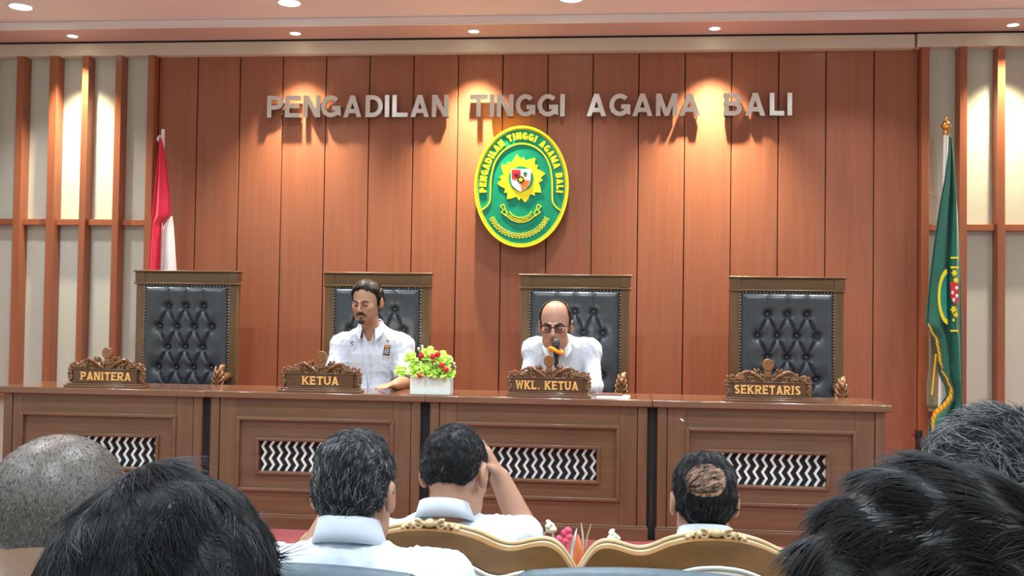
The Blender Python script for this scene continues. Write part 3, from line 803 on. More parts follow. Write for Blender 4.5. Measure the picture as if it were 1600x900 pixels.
# ================================================================ LETTERS ON THE WALL
LET = [('P', .521, .639), ('E', .650, .761), ('N', .781, .901), ('G', .907, 1.048), ('A', 1.065, 1.193), ('D', 1.222, 1.343), ('I', 1.358, 1.388), ('L', 1.410, 1.519), ('A', 1.539, 1.667), ('N', 1.687, 1.804),
       ('T', 1.951, 2.071), ('I', 2.089, 2.118), ('N', 2.136, 2.251), ('G', 2.266, 2.401), ('G', 2.416, 2.557), ('I', 2.570, 2.601), ('A', 2.750, 2.882), ('G', 2.904, 3.045), ('A', 3.058, 3.194), ('M', 3.216, 3.359), ('A', 3.373, 3.511),
       ('B', 3.670, 3.786), ('A', 3.808, 3.940), ('L', 3.969, 4.065), ('I', 4.085, 4.117)]
words_ = ['PENGADILAN']*10+['TINGGI']*6+['AGAMA']*5+['BALI']*4
ordn = ['first', 'second', 'third', 'fourth', 'fifth', 'sixth', 'seventh', 'eighth', 'ninth', 'tenth']
st = [0]*10+[10]*6+[16]*5+[21]*4
for i, (c, a, b) in enumerate(LET):
    m = MB(); w = b-a
    for k_, q in enumerate(letter_polys(c, w, .153, .031)): m.prism(q, -.016-.0001*k_, .016)
    for q in ([(w*.5, .02)] if c in 'IT' else [(.012, .03), (w-.014, .03)]): m.tube([(q[0], .0, q[1]), (q[0], .040, q[1])], .004, 6)
    o = obj('wall_letter', m, STEEL, loc=(a, -.060, 2.7525), smooth=False)
    tag(o, 'polished steel capital %s, %s letter of %s on the wood wall' % (c, ordn[i-st[i]], words_[i]), 'letter', 'steel letters on the wood panelling')

# ================================================================ EMBLEM
em = thing('court_emblem', (2.315, -.050, 2.270), 'oval green and yellow court emblem plaque hung on the wood panelling under the letters', 'emblem')
RX, RZ = .322, .414
def ell_poly(rx, rz, n=96): return [(rx*math.cos(2*PI*i/n), rz*math.sin(2*PI*i/n)) for i in range(n)]
def ring_prism(m, a, b, y0, y1, n=96):
    A, B = ell_poly(*a, n), ell_poly(*b, n)
    for i in range(n):
        j = (i+1) % n; m.prism([A[i], A[j], B[j], B[i]], y0, y1)
obj('backing_disc', MB().prism(ell_poly(RX-.004, RZ-.004), -.050, 0.0), GREEN_E, em, angle=30)
m = MB(); ring_prism(m, (RX, RZ), (RX-.0175, RZ-.0175), -.060, -.002); ring_prism(m, (RX-.0215, RZ-.0215), (RX-.0255, RZ-.0255), -.054, -.049)
obj('rim', m, YELL_E, em)
obj('mounting_block', MB().box(-.10, .10, -.002, .026, -.20, .20), DARK, em)
def E(px, py): return ((px-415)/969., (448-py)/977.)
def stroke(m, pts, w, y0, y1):
    for q in ribbon(pts, w): m.prism([(p.x, p.y) for p in q], y0, y1)

# inner arch line, flaring at the foot
left = [E(*p) for p in [(150, 607), (168, 597), (188, 580), (203, 560), (210, 535), (211, 500), (212, 430), (214, 390)]]
top_ = [((-.203)*math.cos(math.radians(a)), .062+.230*math.sin(math.radians(a))) for a in range(5, 176, 6)]
m = MB(); stroke(m, left+top_+[(-x, z) for x, z in left[::-1]], .0095, -.056, -.049); obj('arch_line', m, YELL_E, em)
# lettering round the top
m = MB(); txt = 'PENGADILAN TINGGI AGAMA BALI'
wd = {'I': .42, 'M': 1.18, ' ': .55, 'L': .82, 'E': .86, 'T': .9, 'P': .9, 'B': .95}
ar, az = .262, .345
T_ = np.linspace(math.radians(187), math.radians(-7), 900); EX = ar*np.cos(T_); EZ = az*np.sin(T_)
cum = np.concatenate([[0], np.cumsum(np.hypot(np.diff(EX), np.diff(EZ)))])
tot = sum(wd.get(c, 1.0) for c in txt)+.20*(len(txt)-1); u = cum[-1]/tot; s0 = 0
for c in txt:
    w = wd.get(c, 1.0)*u
    if c != ' ':
        sm = s0+w/2; cx, cz = np.interp(sm, cum, EX), np.interp(sm, cum, EZ)
        tx, tz = np.interp(sm+.002, cum, EX)-np.interp(sm-.002, cum, EX), np.interp(sm+.002, cum, EZ)-np.interp(sm-.002, cum, EZ)
        n_ = math.hypot(tx, tz); tx /= n_; tz /= n_
        for k_, q in enumerate(letter_polys(c, w, .048, .0135)): m.prism([(cx+(a-w/2)*tx-(b-.024)*tz, cz+(a-w/2)*tz+(b-.024)*tx) for a, b in q], -.057-.00006*k_, -.049)
    s0 += w+.20*u
obj('ring_lettering', m, YELL_E, em, smooth=False)
# eight bladed sunburst
m = MB(); cx, cz = E(412, 396)
m.prism([(cx+.118*math.cos(2*PI*i/48), cz+.118*math.sin(2*PI*i/48)) for i in range(48)], -.056, -.049)
tips = [(385, 233), (506, 260), (572, 364), (546, 490), (441, 555), (320, 532), (256, 428), (282, 300)]
for ti_, (px, py) in enumerate(tips):
    x, z = E(px, py); a = math.atan2(z-cz, x-cx); r = math.hypot(x-cx, z-cz)
    f = lambda rr, da: (cx+rr*math.cos(a+da), cz+rr*math.sin(a+da))
    m.prism([f(.10, .50), f(.128, .34), f(.150, .15), f(r, .0), f(.145, -.08), f(.132, -.18), f(.150, -.26), f(.136, -.33), f(.125, -.42), f(.10, -.5)], -.0565-.00008*ti_, -.0495)
sb = obj('sunburst', m, YELL_E, em)
# ring and shield
m = MB().prism([(cx+.084*math.cos(2*PI*i/48), cz+.084*math.sin(2*PI*i/48)) for i in range(48)], -.060, -.056); obj('centre_disc', m, GREEN_E, em)
sd = obj('shield', MB().prism([E(*p) for p in [(345, 333), (478, 333), (476, 410), (468, 440), (445, 465), (412, 483), (380, 466), (355, 440), (347, 410)]], -.063, -.060),
         noise_mix(mat('shield white', (.8, .8, .78), .4), (.76, .76, .74), (.82, .82, .80), (1, 1, 1), 9), em)
RED_S = noise_mix(mat('shield red', (.65, .02, .03), .4), (.60, .015, .025), (.70, .03, .035), (1, 1, 1), 9)
ORA_S = noise_mix(mat('shield orange', (.80, .13, .02), .4), (.75, .11, .015), (.84, .16, .03), (1, 1, 1), 9)
obj('red_quarter', MB().prism([E(*p) for p in [(350, 338), (409, 338), (409, 400), (352, 400)]], -.065, -.062), RED_S, sd)
obj('orange_quarter', MB().prism([E(*p) for p in [(415, 406), (472, 406), (464, 440), (442, 461), (415, 476)]], -.065, -.062), ORA_S, sd)
m = MB().prism([E(*p) for p in [(362, 360), (372, 366), (390, 366), (400, 360), (396, 374), (390, 386), (380, 390), (371, 384)]], -.066, -.0645); obj('bull_head', m, BLACK, sd)
m = MB().prism([E(440+15*math.cos(t*PI/6), 366-14*math.sin(t*PI/6)) for t in range(0, 7)]+[E(444, 369), E(444, 385), E(437, 385), E(437, 369)], -.0655, -.062); obj('banyan_tree', m, GREEN_E, sd)
m = MB().prism([E(412+24*math.cos(t*PI/8), 404-24*math.sin(t*PI/8)) for t in range(16)], -.066, -.062); obj('star_field', m, BLACK, sd)
st_ = [E(412+(20 if t % 2 == 0 else 9)*math.sin(t*PI/5), 405-(20 if t % 2 == 0 else 9)*math.cos(t*PI/5)) for t in range(10)]
obj('star', MB().prism(st_, -.068, -.065), YELL_E, sd)
# ribbon with motto and chain of rings
m = MB(); RB = lambda t, o: E(413+(112+o)*math.sin(t), 560+(118+o)*math.cos(t)-0)
for o in (-22, 8): stroke(m, [RB(t, o) for t in np.linspace(-1.0, 1.0, 24)], .0055, -.056, -.049)
for sx in (-1, 1):
    pts = [(413+sx*x, y) for x, y in [(95, 640), (112, 628), (108, 605), (133, 582), (112, 565), (140, 562+14), (118, 600), (124, 622), (100, 650)]]
    stroke(m, [E(*p) for p in [(413+sx*95, 645), (413+sx*128, 618), (413+sx*112, 603), (413+sx*134, 580), (413+sx*112, 566), (413+sx*104, 598), (413+sx*86, 632)]], .0055, -.056, -.049)
mt = 'DHARMMAYUKTI'
for i, c in enumerate(mt):
    t = -.80+1.60*(i+.5)/len(mt); x, z = RB(t, -7)
    tx, tz = math.cos(t), math.sin(t)
    for q in letter_polys(c if c != 'Y' else 'Y', .0125, .0155, .0032): m.prism([(x+(a-.006)*tx-(b-.0078)*tz, z+(a-.006)*tz+(b-.0078)*tx) for a, b in q], -.0555, -.049)
obj('motto_ribbon', m, YELL_E, em, smooth=False)
m = MB()
for i in range(21):
    t = -1.14+2.28*i/20
    for o, tw in ((-8, .75), (8, -.75)):
        x, z = E(404+(196+o)*math.sin(t), 583+(196+o)*math.cos(t)*.98)
        ca, sa = math.cos(t+tw), math.sin(t+tw)
        m.tube([(x+.0105*math.cos(a)*ca-.0062*math.sin(a)*sa, -.052, z+.0105*math.cos(a)*sa+.0062*math.sin(a)*ca) for a in np.linspace(0, 2*PI, 11)[:-1]], .0021, 5, closed=True)
obj('ring_chain', m, YELL_E, em)

# ================================================================ BENCH DESKS
DF, DB_, DT = -1.452, -1.03, .953
def desk(bx0, bx1, tx0, tx1, frame, win, label, sticker=False, gap=(), fz=(.405, .808), wz=(.512, .679)):
    o = thing('bench_desk', ((bx0+bx1)/2, DF, DAIS), label, 'desk', 'bench desks in a row')
    W_ = dict(parent=o, world=True)
    obj('desk_top', MB().box(tx0, tx1, DF-.020, DB_+.02, .914, DT), DTOP, bevel=.006, **W_)
    # carcass: sides and back board so that nothing is a plain block
    b = MB().box(bx0, bx0+.05, DF+.02, DB_, DAIS, .914).box(bx1-.05, bx1, DF+.02, DB_, DAIS, .914).box(bx0+.05, bx1-.05, DF+.060, DF+.075, DAIS, .914)
    obj('carcass', b, DESK, bevel=.003, **W_)
    fx0, fx1 = frame; f0, f1 = fz
    for q in ((bx0, bx0+.05, DF, DF+.02, DAIS+.07, .914), (bx1-.05, bx1, DF, DF+.02, DAIS+.07, .914)): obj('corner_post', MB().box(*q), DESK, bevel=.003, **W_)
    for q in ((bx0+.053, fx0, DF+.005, DF+.06, DAIS, .914), (fx1, bx1-.053, DF+.005, DF+.06, DAIS, .914)): obj('stile', MB().box(*q), DESK, bevel=.003, **W_)
    for q in ((fx0, fx1, DF+.005, DF+.06, f1, .914), (fx0, fx1, DF+.005, DF+.06, DAIS, f0)): obj('rail', MB().box(*q), DESKX, bevel=.003, **W_)
    mo = MB()
    def frame_bars(x0, x1, z0, z1, w, y0, y1):
        for q in ([(x0, z0), (x1, z0), (x1-w, z0+w), (x0+w, z0+w)], [(x1, z0), (x1, z1), (x1-w, z1-w), (x1-w, z0+w)], [(x1, z1), (x0, z1), (x0+w, z1-w), (x1-w, z1-w)], [(x0, z1), (x0, z0), (x0+w, z0+w), (x0+w, z1-w)]):
            mo.prism(q, y0, y1)
    frame_bars(fx0-.004, fx1+.004, f0-.004, f1+.004, .020, DF-.008, DF+.03)
    wx0, wx1 = win; w0, w1 = wz
    frame_bars(wx0-.018, wx1+.018, w0-.018, w1+.018, .018, DF-.002, DF+.05)
    obj('moulding', mo, DESKX, bevel=.004, **W_)
    p = MB()
    p.box(fx0+.016, wx0-.017, DF+.014, DF+.06, f0+.016, f1-.016).box(wx1+.017, fx1-.016, DF+.014, DF+.06, f0+.016, f1-.016)
    p.box(wx0-.017, wx1+.017, DF+.014, DF+.06, f0+.016, w0-.017).box(wx0-.017, wx1+.017, DF+.014, DF+.06, w1+.017, f1-.016)
    obj('field_panel', p, DESKX, **W_)
    g = obj('grille_backing', MB().box(wx0, wx1, DF+.040, DF+.055, w0, w1), VOID, **W_)
    z = MB(); pit = .0455; nx = int((wx1-wx0)/pit)
    for i in range(-1, nx+2):
        pts = []
        for jj in range(6):
            pts.append((wx0+(i+.5)*pit+(.0105 if jj % 2 else -.0105), w0+(w1-w0)*jj/5*1.0))
        for q in ribbon(pts, .0130):
            q = [p_ for p_ in q]
            q2 = clip([Vector((p_.x, p_.y)) for p_ in q], w0, w1)
            q2 = [Vector((p_.y, p_.x)) for p_ in q2]; q2 = clip(q2, wx0, wx1) if q2 else []
            if len(q2) > 2: z.prism([(p_.y, p_.x) for p_ in q2], DF+.030, DF+.038)
    obj('zigzag_grille', z, IRID, smooth=False, **W_)
    obj('plinth', MB().box(bx0-.008, bx1+.008, DF-.014, DF+.05, DAIS, DAIS+.068).box(bx0-.004, bx1+.004, DF-.008, DF+.04, DAIS+.068, DAIS+.078), DESKX, bevel=.003, **W_)
    for g0, g1 in gap: obj('gap_filler', MB().box(g0, g1, DF+.022, DF+.034, DAIS, .914), VOID, **W_)  # near-black board added so the gap between desks stays dark
    if sticker: obj('paper_scrap', MB().prism([(3.300, .853), (3.306, .858), (3.322, .846), (3.316, .841)], DF-.001, DF+.004), PAPER, **W_)
    return o
desk(-.512, .657, -.535, .684, (-.407, .504), (-.135, .389), 'dark wood bench desk at the far left, under the PANITERA name plate', gap=((.657, .6835),))
desk(.706, 1.893, .684, 1.921, (.861, 1.743), (.985, 1.615), 'dark wood bench desk carrying the KETUA name plate and flower box', gap=((.6845, .706), (1.893, 1.9205)))
desk(1.946, 3.127, 1.921, 3.152, (2.095, 2.978), (2.225, 2.858), 'dark wood bench desk under the WKL. KETUA name plate, in front of the speaker', gap=((1.9215, 1.946), (3.127, 3.1525)))
desk(3.181, 4.367, 3.154, 4.399, (3.336, 4.217), (3.455, 4.067), 'dark wood bench desk at the right end, under the SEKRETARIS name plate', True, gap=((3.1535, 3.181),))

# ================================================================ HIGH BACK CHAIRS
def tufted(x0, x1, z0, z1, buttons, y, nx=120, nz=190):
    X, Z = np.meshgrid(np.linspace(x0, x1, nx), np.linspace(z0, z1, nz))
    edge = np.minimum(np.minimum(X-x0, x1-X), np.minimum(Z-z0, z1-Z))
    h = .050*np.sqrt(np.clip(1-(1-np.clip(edge/.045, 0, 1))**2, 0, 1))
    D = np.full(X.shape, 9.)
    for bx, bz in buttons: D = np.minimum(D, np.hypot(X-bx, Z-bz))
    cut = .040*np.exp(-(D/.022)**2)+.014*np.exp(-(D/.060)**2)
    cr = np.zeros_like(X)
    for i, (ax, az) in enumerate(buttons):
        for bx, bz in buttons[i+1:]:
            if abs(abs(bz-az)-.133) < .01 and abs(bx-ax) < .08:
                dx, dz = bx-ax, bz-az; L = dx*dx+dz*dz
                t = np.clip(((X-ax)*dx+(Z-az)*dz)/L, 0, 1)
                cr = np.maximum(cr, .030*np.exp(-np.abs(np.hypot(X-ax-t*dx, Z-az-t*dz))/.010))
        if az > z1-.17:
            cr = np.maximum(cr, .018*np.exp(-np.abs(X-ax)/.008)*(Z > az))
    h = np.maximum(h-np.maximum(cut, cr)*np.clip(edge/.05, 0, 1), .002)
    return np.stack([X, y-h, Z], -1)
CW, CT = .695, 1.658
def high_chair(x, label):
    y0 = -.55; o = thing('tufted_armchair', (x, -.60, DAIS), label, 'chair', 'tall tufted chairs behind the bench')
    zz = DAIS; hw = CW/2; T = CT-zz
    K = lambda m, n, ma, par=o, **k: obj(n, m, ma, par, **k)
    for sx in (-1, 1):
        K(MB().box(min(sx*(hw-.062), sx*(hw-.004)), max(sx*(hw-.062), sx*(hw-.004)), -.005+.055, .105, 0.0, T-.088), 'back_stile', CHWOOD, bevel=.005)
    tr = MB().box(-hw+.004, hw-.004, .045, .105, T-.088, T-.012)
    for sx in (-1, 1): tr.box(min(sx*hw, sx*(hw-.066)), max(sx*hw, sx*(hw-.066)), .038, .106, T-.080, T-.012)
    t_ = K(tr, 'top_rail', CHWOODX, bevel=.004)
    K(MB().box(-hw-.010, hw+.010, .030, .112, T-.012, T).box(-hw-.006, hw+.006, .032, .108, T-.092, T-.080), 'rail_ledge', CHWOODX, bevel=.004)
    K(MB().box(-hw+.06, hw-.06, .065, .10, .30, T-.09), 'back_board', CHWOODX)
    bt = []
    for r in range(6):
        zb = T-.232-.133*r
        for q in ((-.118, 0, .118) if r % 2 == 0 else (-.177, -.059, .059, .177)): bt.append((q, zb))
    zlo = .47
    bt = [b for b in bt if b[1] > zlo+.07]
    m = MB(); m.grid(tufted(-hw+.066, hw-.066, zlo, T-.098, bt, .066), flip=False)
    cu = K(m, 'back_cushion', LEATHER, angle=75)
    for bx, bz in bt: K(MB().ball((bx, .066-.012, bz), (.011, .008, .011), 10, 6), 'button', LEATHER, cu)
    m = MB()
    for i in range(46):
        zb = zlo+.02+i*(T-.11-zlo)/45
        for sx in (-1, 1): m.ball((sx*(hw-.064), .050, zb), (.0065, .004, .0065), 6, 4)
    for i in range(26): m.ball((-hw+.08+i*(CW-.16)/25, .050, T-.101), (.006, .004, .006), 6, 4)
    K(m, 'nail_trim', NAIL)
    K(MB().box(-hw+.03, hw-.03, -.42, .06, .36, .44), 'seat_frame', CHWOODX, bevel=.01)
    s_ = MB(); s_.grid([[(a*(hw-.05), .05+b*(-.46), .44+.075*(1-abs(a)**5)*(1-abs(2*b-1)**6)) for a in np.linspace(-1, 1, 24)] for b in np.linspace(0, 1, 18)], flip=True)
    K(s_, 'seat_cushion', LEATHER, angle=70)
    for sx in (-1, 1):
        px = sx*(hw-.055)
        a = MB().tube([(px, .06, .775), (px, .0, .775), (px, -.06, .765), (px, -.10, .755)], [.024, .026, .026, .022], 12)
        ar = K(a, 'armrest', CHWOODX, angle=60)
        # carved front: a leaf scroll leaning forward on a slim curved upright
        a = MB().tube([(px, -.06, .44), (px, -.085, .55), (px, -.105, .66), (px, -.12, .74), (px+sx*.006, -.115, .80), (px+sx*.016, -.10, .845), (px+sx*.026, -.09, .855)], [.022, .020, .024, .030, .028, .018, .007], 10)
        for t in np.linspace(0, 1, 6):
            for s2 in (-1, 1):
                zc = .66+.15*t; w = .024*(.6+.6*math.sin(PI*t))
                a.tube([(px, -.135, zc-.02), (px+s2*w*.7, -.148, zc), (px+s2*w*1.25, -.135, zc+.022), (px+s2*w*1.1, -.123, zc+.034)], [.006, .009, .007, .004], 7)
        a.ball((px, -.146, .800), (.016, .012, .020), 12, 8)
        K(a, 'carved_post', CARVE, ar, angle=60)
        K(MB().tube([(sx*(hw-.06), -.36, 0), (sx*(hw-.06), -.355, .1), (sx*(hw-.05), -.37, .36)], [.024, .020, .034], 10), 'leg', CHWOOD, angle=60)
    return o
hc = high_chair(.171, 'tall dark wood chair with tufted black leather back, empty, behind PANITERA')
dup(hc, (1.436, -.60, DAIS), 'tall tufted black leather chair behind KETUA, the seated man with moustache in it')
dup(hc, (2.703, -.60, DAIS), 'tall tufted black leather chair behind WKL. KETUA, the man in glasses in it')
dup(hc, (4.011, -.60, DAIS), 'tall dark wood chair with tufted black leather back, empty, behind SEKRETARIS')

# ================================================================ NAME PLATES
def spiral(m, cx, cz, r, turns, a0, sgn, y, th, n=18):
    pts = []; rr = []
    for i in range(n+1):
        t = i/n; a = a0+sgn*turns*2*PI*t; q = r*(1-.85*t)
        pts.append((cx+q*math.cos(a), y, cz+q*math.sin(a))); rr.append(th*(1-.35*t))
    m.tube(pts, rr, 7)
def name_plate(x, text, x0, x1, label, z, wide=.462, h=.0425):
    o = thing('name_plate', (x, -1.38, DT), label, 'name plate', 'carved name plates on the bench')
    hw = wide/2; K = lambda m, n, ma, par=o, **k: obj(n, m, ma, par, **k)
    K(MB().box(-hw, hw, -.062, .055, 0, .014).box(-hw+.012, hw-.012, -.052, .048, .014, .024), 'base', DTOP, bevel=.003)
    b = K(MB().box(-hw+.045, hw-.045, -.030, .006, .026, .104).box(-hw+.038, hw-.038, -.034, .004, .024, .031).box(-hw+.038, hw-.038, -.034, .004, .099, .106), 'name_board', PLATE, bevel=.003)
    m = MB(); word(m, text, x0-x, x1-x, .041, h+.004, -.0345, -.0285, .0085, True); K(m, 'lettering', GOLDT, b, smooth=False)
    m = MB()
    # pierced backing: stepped crest outline
    cr = [(-hw+.010, .026), (-hw+.006, .100), (-hw+.002, .125), (-hw+.030, .128), (-hw+.050, .118), (-hw+.085, .140), (-hw+.105, .150), (-.085, .166), (-.048, .172), (-.03, .150), (.03, .150), (.048, .172), (.085, .166), (hw-.105, .150), (hw-.085, .140), (hw-.050, .118), (hw-.030, .128), (hw-.002, .125), (hw-.006, .100), (hw-.010, .026)]
    cr2 = [(p[0]*.96, p[1]*.93) for p in cr]
    m.prism(cr2, -.006, .012)
    for sx in (-1, 1):
        for cx, cz, r, tu, a0 in [(.062, .150, .024, 1.3, 2.6), (.108, .142, .022, 1.25, .6), (.150, .128, .019, 1.2, 2.2), (.186, .122, .018, 1.3, .4), (.212, .112, .017, 1.2, 2.0), (.216, .080, .015, 1.2, 4.4), (.217, .052, .014, 1.2, 1.8), (.035, .124, .020, 1.2, 1.2), (.085, .121, .018, 1.2, 3.6), (.130, .114, .014, 1.1, .5)]:
            spiral(m, sx*cx, cz, r, tu, a0 if sx > 0 else PI-a0, sx, -.014, .0062)
        for i in range(9):
            t = i/8; lx = sx*(.05+.165*t); lz = .168-.045*t+.006*math.sin(t*14)
            m.ball((lx, -.010, lz), (.0085, .010, .0075), 8, 5)
        for i in range(4): m.ball((sx*(.218+.006*(i % 2)), -.010, .036+.022*i), (.009, .010, .010), 8, 5)
        m.tube([(sx*.020, -.012, .108), (sx*.05, -.018, .135), (sx*.10, -.016, .160), (sx*.135, -.012, .150), (sx*.165, -.012, .128)], [.008, .010, .009, .008, .004], 7)
    c_ = K(m, 'carved_crest', CARVE, angle=60)
    m = MB(); n = 32; m.prism([(.030*math.cos(2*PI*i/n), .196+.034*math.sin(2*PI*i/n)) for i in range(n)], -.020, .010); m.prism([(-.022, .128), (.022, .128), (.014, .170), (-.014, .170)], -.016, .008)
    K(m, 'medallion', CARVE, bevel=.006, angle=50)
    return o
name_plate(.066, 'PANITERA', -.077, .218, 'carved wooden name plate reading PANITERA in gold', DT)
name_plate(1.318, 'KETUA', 1.216, 1.421, 'carved wooden name plate reading just KETUA in gold', DT)
name_plate(2.592, 'WKL. KETUA', 2.413, 2.752, 'carved wooden name plate reading WKL. KETUA in gold', DT)
name_plate(3.770, 'SEKRETARIS', 3.591, 3.937, 'carved wooden name plate reading SEKRETARIS in gold', DT)

# ================================================================ FLAGS
def flag_pole(x, y, z1, lean, r=.0125):
    return [(0, 0, .02), (lean[0], lean[1], z1-DAIS)]
fl = thing('flag_stand', (-.150, -.25, DAIS), 'red and white flag hanging on a white pole behind the PANITERA chair', 'flag', 'flags on poles')
obj('pole', MB().tube([(0, 0, .02), (0, 0, 2.440)], .0125, 14), WHITEP, fl)
obj('pole_base', MB().lathe([(.16, 0), (.16, .02), (.05, .04), (.025, .10), (.015, .12)], 24), CHROME, fl)
m = MB().tube([(0, 0, 2.385), (-.018, -.012, 2.395), (-.030, -.015, 2.382), (-.034, -.015, 2.362)], .005, 6).tube([(-.004, -.012, 2.38), (-.022, -.018, 2.376), (-.026, -.018, 2.352)], .004, 6)
obj('halyard_knot', m, WHITE_F, fl)
def drape(levels, yoff, amp, waves, phase, n=40, rows=60):
    """levels: (z, xleft, xright); a hanging gathered cloth"""
    zs = np.linspace(levels[0][0], levels[-1][0], rows); L = np.array(levels); o = np.argsort(L[:, 0])
    xl = np.interp(zs, L[o, 0], L[o, 1]); xr = np.interp(zs, L[o, 0], L[o, 2])
    u = np.linspace(0, 1, n); out = np.zeros((rows, n, 3))
    for i in range(rows):
        w = xr[i]-xl[i]; s = (i/(rows-1))
        out[i, :, 0] = xl[i]+w*(u+.03*np.sin(2*PI*waves*u*2+phase))
        out[i, :, 1] = yoff+min(amp, w*.35+.004)*np.sin(2*PI*waves*u+phase+.6*s)
        out[i, :, 2] = zs[i]-.012*np.sin(PI*u)
    return out
ox, oz = -.150, DAIS
m = MB(); m.grid(drape([(2.575, -.146, -.138), (2.50, -.156, -.122), (2.38, -.168, -.102), (2.25, -.180, -.082), (2.12, -.192, -.066), (2.05, -.198, -.062), (2.02, -.200, -.100), (1.99, -.201, -.128), (1.68, -.214, -.132), (1.2, -.222, -.128)], -.058, .030, 1.3, .3) - np.array((ox, 0, oz)))
rf = obj('red_field', m, RED_F, fl, solid=.003, angle=80)
m = MB(); m.grid(drape([(2.040, -.068, -.060), (2.00, -.110, -.058), (1.96, -.140, -.052), (1.68, -.145, -.028), (1.2, -.148, -.010)], -.030, .020, .9, 1.4) - np.array((ox, 0, oz)))
m.grid(drape([(2.02, -.206, -.198), (1.9, -.214, -.200), (1.68, -.215, -.205), (1.2, -.220, -.21)], .004, .006, .5, 0, 6) - np.array((ox, 0, oz)))
obj('white_field', m, WHITE_F, fl, solid=.003, angle=80)

gf = thing('flag_stand', (5.005, -.27, DAIS), 'green gold-fringed flag with emblem hanging on a pole beside the right slats', 'flag', 'flags on poles')
gx, gz = 5.005, DAIS
obj('pole', MB().tube([(0, 0, .02), (.040, .0, 2.40)], .014, 14), WHITEP, gf)
obj('finial', MB().lathe([(.016, 0), (.018, .02), (.012, .028), (.018, .036), (.030, .052), (.032, .066), (.022, .080), (.012, .088), (.014, .096), (.008, .108), (.001, .118)], 18, (.041, 0, 2.385)), BRASS, gf, angle=60)
obj('pole_base', MB().lathe([(.17, 0), (.17, .02), (.05, .04), (.03, .10), (.018, .12)], 24), BLACK, gf)
outline = [(2.575, 5.050, 5.060), (2.45, 5.042, 5.074), (2.30, 5.024, 5.090), (2.10, 4.990, 5.108), (1.95, 4.968, 5.117), (1.70, 4.938, 5.128), (1.50, 4.920, 5.133), (1.372, 4.912, 5.135), (1.30, 4.955, 5.136), (1.18, 4.982, 5.137), (1.05, 4.998, 5.138), (1.0, 5.03, 5.138), (.93, 5.045, 5.138), (.85, 4.990, 5.138), (.78, 4.945, 5.137), (.70, 4.930, 5.135), (.62, 4.955, 5.130), (.50, 4.98, 5.12)]
G0 = drape(outline, -.056, .034, 2.2, .4, 60, 120)
m = MB(); m.grid(G0-np.array((gx, 0, gz))); obj('flag_cloth', m, GREEN_F, gf, solid=.003, angle=80)
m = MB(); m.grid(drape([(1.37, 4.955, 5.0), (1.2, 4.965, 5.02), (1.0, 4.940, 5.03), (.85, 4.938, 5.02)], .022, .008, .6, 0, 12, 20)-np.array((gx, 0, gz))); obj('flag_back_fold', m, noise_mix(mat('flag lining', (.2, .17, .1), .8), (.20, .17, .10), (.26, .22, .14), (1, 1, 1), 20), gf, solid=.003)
def fringe(pts, w=.026):
    m = MB()
    for i in range(len(pts)-1):
        for k_ in range(10):
            t = k_/10; x = pts[i][0]+(pts[i+1][0]-pts[i][0])*t; z = pts[i][1]+(pts[i+1][1]-pts[i][1])*t; y = -.092+.006*math.sin(9*(i+t))
            m.tube([(x-.002, y, z+.004), (x+w*.35, y-.004, z-w*.45), (x+w*.45, y, z-w*.95)], [.0045, .004, .003], 5)
    return m
fp = [(4.912, 1.376), (4.930, 1.330), (4.958, 1.292), (4.962, 1.255), (4.974, 1.200), (4.978, 1.150), (4.990, 1.120)]
fp2 = [(4.995, 1.085), (5.018, 1.050), (5.035, 1.005), (5.048, .985), (5.044, .935), (5.015, .890), (4.985, .862), (4.952, .830), (4.938, .785), (4.936, .735), (4.945, .690), (4.940, .640)]
m = fringe([(a-gx, b-gz) for a, b in fp]); m2 = fringe([(a-gx, b-gz) for a, b in fp2]); m.add(m2.v, m2.f)
obj('gold_fringe', m, FRINGE, gf, smooth=False)
obj('fringe_cord', MB().tube([(4.975-gx, -.045, 1.19-gz), (4.962-gx, -.045, 1.05-gz), (4.950-gx, -.045, .93-gz)], .0055, 6), FRINGE, gf)
# gathered emblem on the flag: half oval seen beside a fold
def half_oval(m, s, w, y): stroke(m, [(5.034-gx-s*.062*math.cos(t), 1.552-gz+s*.172*math.sin(t)) for t in np.linspace(-1.45, 1.35, 26)], w, y-.004, y)
m = MB(); half_oval(m, 1.0, .010, -.098); half_oval(m, .86, .004, -.098); half_oval(m, .93, .012, -.097)
fe = obj('flag_emblem', m, YELL_E, gf, smooth=False)
for z0_ in (1.795, 1.735, 1.338): obj('embroidered_band', MB().box(5.044-gx, 5.092-gx, -.102, -.098, z0_-.006-gz, z0_+.006-gz), YELL_E, fe)
for a, b, r in [(5.104, 1.70, .020), (5.112, 1.655, .018), (5.100, 1.47, .022), (5.112, 1.44, .018), (5.10, 1.405, .010)]:
    obj('embroidered_leaf', MB().prism([(a-.037-gx+r*(1 if t % 2 == 0 else .55)*math.cos(t*PI/6), b-gz+r*1.3*(1 if t % 2 == 0 else .55)*math.sin(t*PI/6)) for t in range(12)], -.103, -.098), YELL_E, fe)
obj('flag_emblem_field', MB().prism([(5.034-gx-.055*math.cos(t), 1.552-gz+.155*math.sin(t)) for t in np.linspace(-1.4, 1.3, 16)], -.096, -.092), noise_mix(mat('flag teal', (0, .25, .2), .6), (0, .22, .17), (.01, .3, .24), (1, 1, 1), 20), gf)
obj('flag_emblem_shield', MB().prism([(5.042-gx, 1.645-gz), (5.092-gx, 1.635-gz), (5.092-gx, 1.53-gz), (5.068-gx, 1.50-gz), (5.046-gx, 1.54-gz)], -.104, -.099), RED_S, fe)
m = MB()
for a, b in [(5.116, 1.605), (5.092, 1.575), (5.118, 1.555), (5.100, 1.53)]: m.ball((a-.037-gx, -.105, b-gz), (.009, .004, .013), 8, 5)
obj('flag_emblem_quarters', m, WHITE_F, fe)

